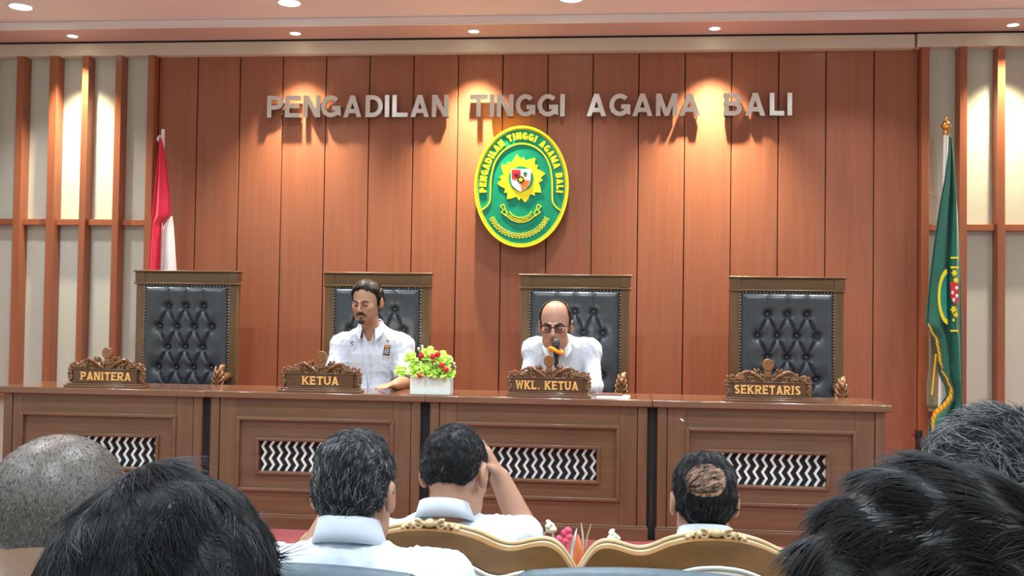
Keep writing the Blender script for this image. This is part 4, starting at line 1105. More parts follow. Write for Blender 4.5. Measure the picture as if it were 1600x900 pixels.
ts = thing('pole_socket_stand', (4.873, -.30, DAIS), 'short empty black tube stand with a side screw beside the green flag', 'stand')
obj('tube', MB().tube([(0, 0, .04), (0, 0, .50)], .0185, 16).tube([(0, 0, .455), (0, 0, .505)], .0225, 16), BLACK, ts, angle=50)
obj('clamp_screw', MB().tube([(-.018, -.004, .478), (-.040, -.006, .478)], [.005, .011], 10), noise_mix(mat('dark red knob', (.2, .02, .04), .4), (.18, .015, .03), (.25, .03, .05), (1, 1, 1), 30), ts)
for a in (90, 210, 330): obj('foot', MB().tube([(0, 0, .05), (.14*math.cos(math.radians(a)), .14*math.sin(math.radians(a)), .010)], .010, 8), BLACK, ts)

tag(obj('loose_wire', MB().tube([(5.000, -.05, 2.245), (5.02, -.035, 2.243), (5.045, -.03, 2.232), (5.065, -.03, 2.215)], .0035, 6).tube([(5.065, -.03, 2.215), (5.05, -.02, 2.3), (5.038, -.012, 2.5), (5.045, -.006, 2.60)], .0025, 6), noise_mix(mat('grey wire', (.3, .27, .2), .5), (.28, .25, .19), (.34, .3, .24), (1, 1, 1), 20)), 'thin loose grey wire on the cream wall by the green flag pole', 'wire')

# ================================================================ FLOWER BOX ON THE BENCH
rng = random.Random(5)
fb = thing('flower_box', (1.941, -1.375, DT), 'white ceramic box of lime green roses and red berries on the bench beside KETUA', 'flowers')
m = MB(); hw, hd, hh = .113, .055, .098
m.box(-hw, hw, -hd, -hd+.008, 0, hh).box(-hw, hw, hd-.008, hd, 0, hh).box(-hw, -hw+.008, -hd+.008, hd-.008, 0, hh).box(hw-.008, hw, -hd+.008, hd-.008, 0, hh).box(-hw+.008, hw-.008, -hd+.008, hd-.008, 0, .07)
obj('pot', m, POT, fb, bevel=.003)
def rose(c, r, tilt=0.0, seed=0):
    rg = random.Random(seed); m = MB(); c = Vector(c)
    Rm = Matrix.Rotation(tilt, 3, 'Y') @ Matrix.Rotation(.95, 3, 'X')
    for ring, (n, rad, hgt, open_) in enumerate([(3, .30, .62, .15), (4, .55, .55, .45), (5, .85, .40, .95)]):
        for i in range(n):
            a = 2*PI*i/n+ring*.7+rg.uniform(-.2, .2); g = []
            for u in np.linspace(0, 1, 7):
                row = []
                for v in np.linspace(-1, 1, 7):
                    w = .62*rad*math.sin(PI*min(.96, .16+.72*u))+.12; ang = a+v*w/(rad+.1)*.9
                    q = rad*(.15+.85*u**.8)+open_*.22*max(0, u-.6); z = hgt*u*(1-.25*u*open_)-.10*abs(v)**2+.03*math.sin(9*v+i)*u
                    p = Rm @ Vector((q*math.cos(ang), q*math.sin(ang), z-.15)); row.append(tuple(c+p*r))
                g.append(row)
            m.grid(g)
    m.ball(tuple(c+Rm @ Vector((0, 0, .15))*r), (r*.25, r*.25, r*.3), 8, 6)
    return m
roses = [(-.165, -.015, .120, .030), (-.110, -.02, .190, .034), (-.075, -.045, .133, .041), (-.018, -.055, .132, .041), (.050, -.050, .130, .045), (.090, -.035, .110, .036), (-.018, .00, .215, .040), (.050, .00, .185, .046), (.072, -.015, .175, .036)]
for i, (x, y, z, r) in enumerate(roses): obj('rose', rose((x*1.06, y, z+.004), r*1.38, -x*3, i), LIME, fb, solid=.0012, angle=80)
for x, y, z in [(-.055, -.068, .108), (.066, -.075, .166), (.090, -.075, .142), (-.058, -.02, .212), (.036, -.035, .222), (.010, -.05, .210)]:
    obj('berry', MB().ball((x, y, z), .0165, 14, 10).tube([(x, y, z), (x*.5, y*.3+.0, .08)], .0015, 5), BERRY, fb)
m = MB()
for i in range(34):
    a = rng.uniform(0, 2*PI); r = rng.uniform(.02, .11); b = Vector((r*math.cos(a), .4*r*math.sin(a)-.01, rng.uniform(.09, .19))); d = Vector((math.cos(a), math.sin(a)*.7-.3, rng.uniform(-.2, .7))).normalized(); s = d.cross(Vector((0, 0, 1))).normalized(); L = rng.uniform(.035, .06)
    g = []
    for u in np.linspace(0, 1, 6):
        w = L*.28*math.sin(PI*(.05+.93*u)); ctr = b+d*L*u+Vector((0, 0, -.25*L*u*u))
        g.append([tuple(ctr-s*w), tuple(ctr+Vector((0, 0, -.2*w))), tuple(ctr+s*w)])
    m.grid(g)
for x, y, z, r in roses: m.tube([(x, y, z-.02), (x*.7, y*.6, z*.75), (x*.5, y*.3, .06)], .0022, 5)
obj('foliage', m, LEAF, fb, solid=.001)
m = MB()
for x, z in [(-.055, .262), (-.075, .25), (.112, .185), (.125, .172), (-.125, .215), (.105, .205), (.13, .15)]:
    m.ball((x, -.015, z), (.0075, .0075, .010), 8, 6); m.tube([(x, -.015, z), (x*.6, 0, .12), (0, 0, .075)], .0012, 5)
obj('bud_spray', m, BUD, fb)

# microphone before the speaker
mc = thing('microphone', (2.618, -1.20, DT), 'black microphone with orange foam ring in front of the man in glasses', 'microphone')
obj('base', MB().lathe([(.055, 0), (.055, .012), (.045, .020), (.014, .024)], 24), BLACK, mc, angle=50)
obj('gooseneck', MB().tube([(0, 0, .02), (.004, -.004, .10), (.004, 0, .17)], .006, 10), BLACK, mc)
obj('body', MB().tube([(.004, 0, .15), (.002, .006, .245), (.001, .010, .262)], [.011, .0165, .020], 14), BLACK, mc, angle=50)
obj('foam_head', MB().ball((0, .014, .285), (.0245, .0245, .031), 18, 12), noise_mix(mat('dark mesh head', (.03, .035, .045), .5), (.02, .024, .032), (.06, .07, .085), (1, 1, 1), 200, 2), mc)
obj('foam_ring', MB().tube([(.036*math.cos(a)+.001, .006+.030*math.sin(a), .247+.006*math.sin(a*2)-.010*math.cos(a)) for a in np.linspace(0, 2*PI, 21)[:-1]], .0105, 8, closed=True), RINGO, mc)

pp = thing('paper_stack', (2.945, -1.36, DT), 'white papers lying on the bench right of WKL. KETUA plate', 'papers')
obj('sheets', MB().box(-.095, .085, -.075, .07, 0, .006).box(-.09, .09, -.07, .075, .006, .011), PAPER, pp)
obj('folder', MB().box(-.10, .05, -.02, .12, .011, .018), noise_mix(mat('brown folder', (.12, .05, .03), .5), (.10, .04, .025), (.14, .06, .035), (1, 1, 1), 20), pp)

# ================================================================ THE TWO MEN BEHIND THE BENCH
# -- man with moustache
H1 = np.array((1.459, -.93, 1.464)); R1 = rot(-.20, .20, .02)
p1, fr1 = person('m', 'man in pale blue-white shirt with moustache and goatee sitting behind KETUA, looking down', H1, R1, .98, (.50, .275, .18),
    ((1.475, -.74, .74), (1.475, -.80, 1.10), (1.470, -.83, 1.305)),
    (((1.280, -.80, 1.195), (1.250, -.92, .985), (1.34, -1.14, .985)), ((1.655, -.80, 1.195), (1.690, -.92, .985), (1.690, -1.17, .985))),
    -1, .68, 'men seated behind the bench', belly=.02, collar=None, seed=3, beard=.35, wide=1.12, jaw=1.0, folds=.0035, trap=.060, vneck=((1.467, -.885, 1.320), (1.468, -.918, 1.190)),
    hand=[dict(wr=(1.34, -1.14, .985), d=(.35, -.93, 0), pn=(0, 0, -1), side=(.93, .35, 0), curl=.25), dict(wr=(1.69, -1.17, .985), d=(-.35, -.93, 0), pn=(0, 0, -1), side=(-.93, .35, 0), curl=.25)])
def local(fr, pts): return [tuple((fr[0] @ np.array(p)*fr[2]+fr[1])) for p in pts]
def rel(root, pts): o = root.location; return [(a-o.x, b-o.y, c-o.z) for a, b, c in pts]
def fl_collar(root, neck, R_, leaf, gap, tilt, inner=None, h=.045):
    """open shirt collar seen from the front: a stand round the neck falling into two leaves"""
    for sx in (-1, 1):
        rows = []
        for u in np.linspace(0, 1, 7):
            row = []
            for th in np.radians(np.linspace(0, 180-gap, 26)):
                f = th/PI; rr = R_*(1.0+.10*u+.34*u*f**3); drop = u*(h+leaf*f**4)
                x = sx*math.sin(th)*rr; y = math.cos(th)*rr*.98
                z = h*.6+y*tilt*.9-drop+.006*math.sin(PI*u)
                row.append((neck[0]+x, neck[1]+y-.012*u*f, neck[2]+z))
            rows.append(row)
        m = MB(); m.grid([rel(root, r) for r in rows]); obj('collar', m, SHIRT, root, solid=.003, angle=80)
    if inner:
        rows = []
        for u in np.linspace(0, 1, 4):
            rows.append([(neck[0]+math.sin(th)*R_*.96, neck[1]+math.cos(th)*R_*.96, neck[2]+h*.55+math.cos(th)*R_*tilt*.9-u*.055) for th in np.radians(np.linspace(-180+gap, 180-gap, 40))])
        m = MB(); m.grid([rel(root, r) for r in rows]); obj('collar_lining', m, inner, root, solid=.002, angle=80)
fl_collar(p1, (1.468, -.850, 1.305), .074, .052, 30, .52, NAVY)
m = MB().tube(rel(p1, [(1.468, -.950, 1.205), (1.470, -.957, 1.16), (1.474, -.960, 1.02), (1.476, -.93, .95)]), .005, 6); obj('button_placket', m, SHIRT, p1)
def place_face(root, fr, brows=True, slit=True, col=(.010, .009, .009)):
    m = MB()
    for sx in (-1, 1):
        m.tube(rel(root, local(fr, [(sx*.012, -.1045, .019), (sx*.026, -.1035, .025), (sx*.042, -.0945, .024), (sx*.052, -.083, .018)])), [.003, .0042, .0036, .0018], 7)
    pg = lambda o, c: None
    o = obj('eyebrow', m, HAIRDARK, root)
    m = MB()
    for sx in (-1, 1):
        m.tube(rel(root, local(fr, [(sx*.017, -.0925, -.003), (sx*.024, -.0955, -.0062), (sx*.032, -.0960, -.0072), (sx*.041, -.0925, -.0055), (sx*.046, -.087, -.003)])), [.0012, .0019, .0023, .0020, .0010], 6)
    obj('eyelashes', m, HAIRDARK, root)
HAIRDARK = noise_mix(mat('dark facial hair', (.012, .010, .010), .6), (.008, .007, .007), (.02, .016, .015), (1, 1, 1), 150)
place_face(p1, fr1)
m = MB(); L = lambda pts, fr=fr1, root=p1: rel(root, local(fr, pts))
m.tube(L([(-.033, -.083, -.074), (-.026, -.093, -.062), (-.012, -.1005, -.053), (0, -.1035, -.052), (.012, -.1005, -.053), (.026, -.093, -.062), (.033, -.083, -.074)]), [.0025, .0055, .0070, .0062, .0070, .0055, .0025], 10)
obj('moustache', m, HAIRDARK, p1, angle=70)
m = MB().tube(L([(0, -.096, -.081), (0, -.0975, -.090)]), [.004, .0065], 10).tube(L([(-.020, -.085, -.104), (-.010, -.0925, -.108), (0, -.094, -.110), (.010, -.0925, -.108), (.020, -.085, -.104)]), [.006, .011, .0125, .011, .006], 10)
obj('goatee', m, HAIRDARK, p1, angle=70)
hl1 = [(0, .098), (14, .096), (24, .080), (34, .092), (46, .074), (58, .060), (66, .030), (74, -.018), (82, -.026), (90, .020), (100, .036), (114, .02), (124, -.045), (150, -.072), (180, -.076)]
back_flow = lambda p, r: np.stack([p[:, 0]*2.0, .9-0*p[:, 1], .25-np.clip((p[:, 1])*9, -.5, 3)], 1)
hair_obj('hair', p1, fr1, hair_shell(fr1, hl1, .008, .017, lump=.002, seed=2), (.006, .006, .0075), [dict(n=3200, flow=back_flow, length=.028, width=.0009, lift=.04)], 11)
# badge, pin and chest crest on the shirt
bd = MB().box(-.019, .019, -.003, .003, -.062, .0); b_ = obj('badge_holder', bd, BLACK, p1, loc=(1.590-p1.location.x, -.930-p1.location.y, 1.205-p1.location.z)); b_.rotation_euler = (.10, .10, .15)
obj('badge_card', MB().box(-.014, .014, -.0045, -.002, -.054, -.018), noise_mix(mat('badge card', (.3, .33, .35), .4), (.16, .18, .2), (.5, .52, .52), (1, 1, 1), 90, 2), b_)
obj('badge_header', MB().box(-.017, .017, -.0045, -.002, -.013, -.003), RINGO, b_)
o = obj('lapel_pin', MB().ball((0, 0, 0), (.008, .004, .010), 12, 8), BRASS, p1, loc=(1.588-p1.location.x, -.918-p1.location.y, 1.232-p1.location.z))
o = obj('chest_crest', MB().tube([(-.010, 0, -.004), (-.006, 0, .006), (.001, 0, .010), (.008, 0, .003)], .0035, 6).ball((.001, 0, -.006), (.004, .003, .005), 8, 6), NAVY, p1, loc=(1.373-p1.location.x, -.927-p1.location.y, 1.213-p1.location.z))

# -- man with glasses leaning to the microphone
H2 = np.array((2.605, -1.02, 1.340)); R2 = rot(-.06, .14, -.02)
p2, fr2 = person('m', 'balding man in glasses and white shirt speaking into the microphone behind WKL. KETUA', H2, R2, 1.19, (.47, .255, .18),
    ((2.640, -.72, .74), (2.642, -.82, 1.08), (2.622, -.90, 1.250)),
    (((2.475, -.86, 1.192), (2.440, -.96, .985), (2.52, -1.15, .985)), ((2.803, -.86, 1.190), (2.836, -.98, .985), (2.74, -1.16, .99))),
    -1, .68, 'men seated behind the bench', belly=.02, long_sleeve=True, seed=8, folds=.0035, trap=.060, wide=.95, jaw=1.03, vneck=((2.614, -.945, 1.255), (2.615, -.960, 1.125)), lips=(.26, .10, .09),
    hand=[dict(wr=(2.52, -1.15, .985), d=(.8, -.6, 0), pn=(0, 0, -1), side=(.6, .8, 0), curl=.3), dict(wr=(2.74, -1.16, .99), d=(-.85, -.5, 0), pn=(0, 0, -1), side=(-.5, .85, 0), curl=.3)])
fl_collar(p2, (2.615, -.930, 1.232), .077, .045, 28, .60, None)
place_face(p2, fr2)
L2 = lambda pts: rel(p2, local(fr2, pts))
m = MB()
for sx in (-1, 1):
    ring = [(sx*(.034+.0235*(abs(math.cos(a))**.6)*np.sign(math.cos(a))), -.108+.004*abs(math.cos(a)), -.001+.0165*(abs(math.sin(a))**.7)*np.sign(math.sin(a))) for a in np.linspace(0, 2*PI, 25)[:-1]]
    m.tube(L2(ring), .0022, 6, closed=True)
    m.tube(L2([(sx*.012, -.106, .013), (sx*.034, -.109, .0155), (sx*.057, -.103, .012)]), .0040, 6)
    m.tube(L2([(sx*.058, -.102, .010), (sx*.075, -.085, .010), (sx*.082, -.03, .010), (sx*.086, .01, .012), (sx*.088, .03, -.005)]), .0019, 6)
m.tube(L2([(-.012, -.108, .005), (0, -.112, .008), (.012, -.108, .005)]), .0022, 6)
obj('spectacles', m, noise_mix(mat('matte black frame', (.01, .01, .01), .75, spec=.15), (.008, .007, .007), (.014, .012, .012), (1, 1, 1), 50), p2)
m = MB()
for sx in (-1, 1):
    m.tube(L2([(sx*.020, -.104, -.040), (sx*.030, -.092, -.058), (sx*.034, -.082, -.075)]), [.0012, .0016, .0010], 6)
obj('moustache', MB().tube(L2([(-.020, -.095, -.057), (0, -.1015, -.052), (.020, -.095, -.057)]), [.0015, .0026, .0015], 6), noise_mix(mat('grey facial hair', (.1, .08, .07), .6), (.09, .07, .06), (.14, .11, .10), (1, 1, 1), 80), p2)
hl2 = [(0, .16), (40, .16), (58, .150), (66, .085), (74, .030), (80, -.005), (88, .0), (92, .025), (104, .034), (116, .01), (126, -.045), (150, -.072), (180, -.078)]
hair_obj('hair', p2, fr2, hair_shell(fr2, hl2, .006, .011, cutter=lambda X, Y, Z: -(np.sqrt((X/.067)**2+((Y+.03)/.078)**2)-1)*.06+0*Z, seed=2), (.016, .015, .016), [dict(n=1800, flow=back_flow, length=.016, width=.0009, lift=.05, grey=.15)], 21)

# ================================================================ SEATED AUDIENCE (seen from behind)
down_flow = lambda cx, cy, cz: (lambda p, r: np.stack([(p[:, 0]-cx)*1.0, (p[:, 1]-cy)*1.0, (p[:, 2]-cz)*1.0-.35*np.clip((.09-p[:, 2])*12, 0, 1)*.12], 1))
# -- grey-black haired man, left of centre
HA = np.array((2.390, -4.907, 1.026)); RA = rot(PI-.05, .10, .0)
a1, frA = person('p', 'grey-black haired man in white shirt seen from behind, in the grey chair left of centre', HA, RA, .985, (.46, .255, .17),
    ((2.395, -4.98, .42), (2.392, -4.975, .72), (2.388, -4.955, .915)),
    (((2.205, -4.955, .850), (2.225, -4.70, .80), (2.300, -4.67, .965)), ((2.575, -4.955, .850), (2.63, -4.83, .60), (2.58, -4.62, .56))),
    1, .3, 'people in the audience', face=False, seed=4, belly=.02, wide=1.0, thigh=.34,
    collar=dict(o=(2.388, -4.935, .926), r=.055, h=.050, slope=.30, tilt=.2), hand=[dict(wr=(2.300, -4.67, .965), d=(.45, .0, .89), pn=(.8, -.5, -.3), side=(0, -.9, 0), curl=.4)])
hl = [(0, .080), (25, .078), (45, .062), (58, .052), (68, .03), (76, .0), (84, .0), (90, .022), (104, .030), (112, .01), (118, -.025), (135, -.052), (180, -.060)]
hair_obj('hair', a1, frA, hair_shell(frA, hl, .002, .011, lump=.003, seed=5), (.012, .013, .016), [dict(n=10000, flow=down_flow(0, .03, .12), length=.020, width=.0008, lift=.16, grey=.16, clumps=500), dict(n=3000, flow=back_flow, length=.016, width=.0007, lift=.30, grey=.25)], 31)
def temple_arms(root, fr):
    m = MB()
    for sx in (-1, 1): m.tube(rel(root, local(fr, [(sx*.060, -.10, .010), (sx*.082, -.04, .012), (sx*.089, .012, .016), (sx*.090, .030, .004)])), .0020, 6)
    for sx in (-1, 1): m.tube(rel(root, local(fr, [(sx*(.034+.024*math.cos(a)), -.108, -.002+.018*math.sin(a)) for a in np.linspace(0, 2*PI, 17)[:-1]])), .0016, 6, closed=True)
    obj('spectacles', m, BLACK, root)
temple_arms(a1, frA)
# -- dark haired man leaning on his hand
HB = np.array((2.505, -4.257, .968)); RB_ = rot(PI-.22, .38, .06)
a2, frB = person('p', 'dark haired man in white shirt seen from behind, head bowed on his right hand', HB, RB_, 1.03, (.50, .275, .185),
    ((2.49, -4.30, .38), (2.488, -4.315, .66), (2.486, -4.295, .850)),
    (((2.300, -4.31, .775), (2.24, -4.17, .55), (2.32, -3.98, .58)), ((2.650, -4.27, .785), (2.682, -4.06, .770), (2.604, -4.06, .930))),
    1, .3, 'people in the audience', face=False, seed=6, wide=1.02,
    collar=dict(o=(2.485, -4.300, .852), r=.060, h=.046, slope=.36, tilt=.25), hand=[dict(wr=(2.606, -4.065, .93), d=(-.48, -.05, .87), pn=(-.8, -.5, -.3), side=(0, -.9, 0), curl=.35)])
hair_obj('hair', a2, frB, hair_shell(frB, [(a, max(b, -.046)) for a, b in hl], .002, .007, lump=.002, seed=6), (.010, .011, .013), [dict(n=9000, flow=down_flow(0, .05, .12), length=.012, width=.0008, lift=.22, grey=.04, curl=.6, clumps=600)], 41)
temple_arms(a2, frB)
rows = []
for u in (0, 1): rows.append([(2.486+math.sin(t)*(.0735+.002*u), -4.300-math.cos(t)*(.079), .866-.004*u*2+math.cos(t)*.079*.36-.006*(1-u)) for t in np.radians(np.linspace(-115, 115, 40))])
obj('lanyard', MB().grid([rel(a2, r) for r in rows]), noise_mix(mat('brown lanyard', (.12, .05, .04), .7), (.10, .04, .035), (.15, .07, .05), (1, 1, 1), 60), a2, solid=.003)
# -- man with a bald crown
HC = np.array((3.166, -4.265, .918)); RC = rot(PI+.02, .06, 0)
a3, frC = person('p', 'man with bald patch on the crown seen from behind, in the right carved armchair', HC, RC, 1.0, (.47, .26, .17),
    ((3.165, -4.27, .34), (3.165, -4.275, .60), (3.166, -4.290, .770)),
    (((2.985, -4.28, .70), (2.93, -4.18, .50), (2.98, -3.96, .50)), ((3.345, -4.28, .70), (3.40, -4.18, .50), (3.35, -3.96, .50))),
    1, .3, 'people in the audience', face=False, seed=7,
    collar=dict(o=(3.166, -4.292, .812), r=.060, h=.042, slope=.30, tilt=.2))
bald = lambda X, Y, Z: 1-smoothstep(.45, 1.75, np.sqrt(((X-.006)/.066)**2+((Y-.098)/.060)**2+((Z-.074)/.046)**2))
hair_obj('hair', a3, frC, hair_shell(frC, hl, .0025, .013, lump=.002, seed=7, thin=bald), (.009, .009, .011), [dict(n=8000, flow=down_flow(0, .0, .13), length=.020, width=.0008, lift=.10, grey=.03, clumps=500)], 51)
# thin hairs combed across the bald crown
P_, Q_ = hair_shell(frC, [(0, .03), (180, .03)], .0002, .0002, cutter=lambda X, Y, Z: (np.sqrt(((X-.006)/.066)**2+((Y-.098)/.060)**2+((Z-.074)/.050)**2)-1)*.04)
v_, q_, c_ = strands(P_, Q_, 800, lambda p, r: np.stack([.9+0*p[:, 0], .5+0*p[:, 0], -.1+0*p[:, 0]], 1), .03, .0006, .05, 77)
link_mesh('thin_crown_hair', np_mesh('thin_crown_hair', v_ @ frC[0].T*frC[2]+frC[1]-np.array(a3.location), q_, c_), HAIR, a3, angle=80)

# -- shaven headed man, far left
HD = np.array((2.128, -5.587, 1.076)); RD = rot(PI-.12, .34, .05)
SHAVE = (.30, .225, .175)
a4, frD = person('p', 'man with close-shaven greying head seen from behind at the far left', HD, RD, 1.13, (.42, .25, .17),
    ((2.12, -5.66, .42), (2.12, -5.64, .68), (2.125, -5.625, .93)),
    (((1.94, -5.63, .86), (1.88, -5.48, .62), (1.92, -5.27, .58)), ((2.31, -5.63, .86), (2.36, -5.48, .62), (2.32, -5.27, .58))),
    1, .3, 'people in the audience', face=False, seed=9, wide=1.0,
    collar=dict(o=(2.125, -5.62, .915), r=.070, h=.045, slope=.30, tilt=.2))
hld = [(0, .075), (30, .07), (60, .055), (76, -.01), (84, -.01), (92, .02), (104, .028), (114, .0), (122, -.02), (150, -.030), (180, -.034)]
Pd, Qd = hair_shell(frD, hld, .0016, .0016, seed=3)
crown = np.exp(-((Pd[:, 0]-.02)/.06)**2-((Pd[:, 1]-.02)/.085)**2)*smoothstep(.03, .10, Pd[:, 2])
cD = np.array((.10, .082, .068))[None]*(1-crown[:, None])+np.array((.27, .185, .135))[None]*crown[:, None]
STUB = attr_mat('stubbled scalp', .34, .5, .5, 420, mix=.55)
link_mesh('stubble', np_mesh('stubble', Pd @ frD[0].T*frD[2]+frD[1]-np.array(a4.location), Qd, cD), STUB, a4, angle=80)
v_, q_, c_ = strands(Pd, Qd, 16000, down_flow(0, .05, .12), .0042, .0005, .35, 91, grey=.35, base=(.030, .026, .024), segs=2)
link_mesh('short_hair', np_mesh('short_hair', v_ @ frD[0].T*frD[2]+frD[1]-np.array(a4.location), q_, c_), HAIR, a4, angle=80)

# -- black haired man nearest the camera, left
HE = np.array((2.512, -6.107, 1.118)); RE = rot(PI+.10, .06, .0)
a5, frE = person('p', 'man with thick tousled black hair seen from behind, nearest at lower left', HE, RE, 1.04, (.45, .25, .17),
    ((2.51, -6.19, .42), (2.51, -6.17, .70), (2.513, -6.15, .95)),
    (((2.33, -6.16, .88), (2.27, -6.0, .62), (2.33, -5.80, .58)), ((2.70, -6.16, .88), (2.75, -6.0, .62), (2.70, -5.80, .58))),
    1, .3, 'people in the audience', face=False, seed=10, legs=True,
    collar=dict(o=(2.513, -6.14, .945), r=.068, h=.045, slope=.30, tilt=.2))
hle = [(0, .075), (30, .07), (56, .045), (70, .0), (84, -.01), (100, .005), (112, -.02), (124, -.06), (150, -.085), (180, -.095)]
sweep = lambda p, r: np.stack([(p[:, 0]-.0)*9+.35*np.sin(p[:, 1]*40+p[:, 2]*25), (p[:, 1]-.02)*6, -.55+(p[:, 2]-.10)*3+.25*np.sin(p[:, 0]*55)], 1)
hair_obj('hair', a5, frE, hair_shell(frE, hle, .014, .014, lump=.003, seed=12), (.0075, .0085, .011), [dict(n=22000, flow=sweep, length=.034, width=.0007, lift=.07, hug=.108, segs=5, curl=.15, clumps=420), dict(n=5000, flow=sweep, length=.022, width=.0005, lift=.14, hug=.108, curl=.4, clumps=300)], 61)

# -- black haired man nearest the camera, right
HF = np.array((3.186, -6.127, 1.134)); RF = rot(PI-.55, .10, .0)
a6, frF = person('p', 'man with smooth swept black hair seen from behind, nearest at lower right', HF, RF, 1.05, (.45, .25, .17),
    ((3.19, -6.21, .42), (3.19, -6.19, .70), (3.186, -6.17, .97)),
    (((3.01, -6.18, .90), (2.95, -6.0, .62), (3.0, -5.82, .58)), ((3.37, -6.18, .90), (3.43, -6.0, .62), (3.38, -5.82, .58))),
    1, .3, 'people in the audience', face=False, seed=13,
    collar=dict(o=(3.186, -6.16, .965), r=.068, h=.045, slope=.30, tilt=.2))
sweep2 = lambda p, r: np.stack([.9+.2*np.sin(p[:, 2]*30), .35+0*p[:, 0], -.50+np.clip((p[:, 2]-.08)*3, -.4, .3)-9*np.clip(p[:, 0]-.03, 0, 1)+.15*np.sin(p[:, 1]*30)], 1)
hair_obj('hair', a6, frF, hair_shell(frF, hle, .018, .022, lump=.005, seed=21), (.007, .0075, .009), [dict(n=24000, flow=sweep2, length=.036, width=.0007, lift=.05, hug=.102, segs=5, curl=.12, clumps=380), dict(n=4000, flow=sweep2, length=.024, width=.0005, lift=.07, hug=.102, curl=.3, clumps=250)], 71)

# -- grey haired man beyond him
HG = np.array((3.452, -5.507, 1.138)); RG = rot(PI-.2, .12, .0)
a7, frG = person('p', 'man with spiky grey hair seen from behind at the right edge, before the green flag', HG, RG, 1.02, (.45, .25, .17),
    ((3.45, -5.59, .42), (3.45, -5.57, .70), (3.452, -5.55, .965)),
    (((3.27, -5.56, .90), (3.21, -5.40, .62), (3.26, -5.20, .58)), ((3.64, -5.56, .90), (3.70, -5.40, .62), (3.65, -5.20, .58))),
    1, .3, 'people in the audience', face=False, seed=14,
    collar=dict(o=(3.452, -5.54, .965), r=.068, h=.045, slope=.30, tilt=.2))
spike = lambda p, r: np.stack([(p[:, 0])*6+.2, (p[:, 1]-.03)*5, .25+(p[:, 2]-.08)*4], 1)
hair_obj('hair', a7, frG, hair_shell(frG, hl, .010, .016, lump=.004, seed=31), (.022, .023, .026), [dict(n=12000, flow=spike, length=.022, width=.0008, lift=.50, grey=.42, curl=.3, clumps=420)], 81)

# ================================================================ AUDIENCE SEATING
def grey_chair(x, y, label):
    o = thing('conference_chair', (x, y, FLOOR), label, 'chair', 'grey vinyl chairs'); K = lambda n, m, ma, par=o, **k: obj(n, m, ma, par, **k)
    def shell(y0, w, zt, off):
        return [[(a*w*(1-.06*(1-u)), y0+off*.0-.06*(u-.3)+.02*abs(a)**2.0, .50+(zt-.50-.012*a*a)*u) for a in np.linspace(-1, 1, 21)] for u in np.linspace(0, 1, 17)]
    zt = 1.043
    F = Field(axis(-.29, .29, .008), axis(-.14, .12, .008), axis(.42, 1.12, .008))
    for s in np.linspace(-1, 1, 15):
        F.cap((s*.195, .02, .52), (s*.208, -.055, zt-.030-.012*s*s), .032, .030, .018)
    P, Q = F.mesh(2); bk = link_mesh('backrest', np_mesh('backrest', P, Q), VINYL, o, angle=80)
    m = MB()
    for sx in (-1, 1):
        for d in (0, .010): m.tube([(sx*(.205-d), -.084, .60), (sx*(.212-d), -.0875, .90), (sx*(.214-d), -.080, zt-.040), (sx*(.214-d), -.058, zt-.0125), (sx*(.212-d), -.030, zt-.030)], .0022, 6)
    K('stitched_seam', m, noise_mix(mat('dark thread', (.04, .06, .08), .7), (.035, .05, .07), (.055, .075, .095), (1, 1, 1), 60), bk)
    F = Field(axis(-.29, .29, .010), axis(-.10, .52, .010), axis(.36, .58, .010))
    for s in np.linspace(-1, 1, 9): F.cap((s*.19, .04, .475), (s*.20, .37, .485), .038, .040, .02)
    P, Q = F.mesh(1); link_mesh('seat', np_mesh('seat', P, Q), VINYL, o, angle=80)
    for sx in (-1, 1):
        K('leg', MB().tube([(sx*.21, .42, .44), (sx*.225, .44, 0)], .0125, 10), CHROME)
        K('leg', MB().tube([(sx*.21, -.02, .80), (sx*.21, .0, .44), (sx*.225, -.10, 0)], .0125, 10), CHROME)
    return o
grey_chair(2.9725, -4.985, 'empty grey-blue vinyl chair, its back top at the bottom centre right')
grey_chair(2.335, -5.045, 'grey-blue vinyl chair with the grey-black haired man sitting in it')
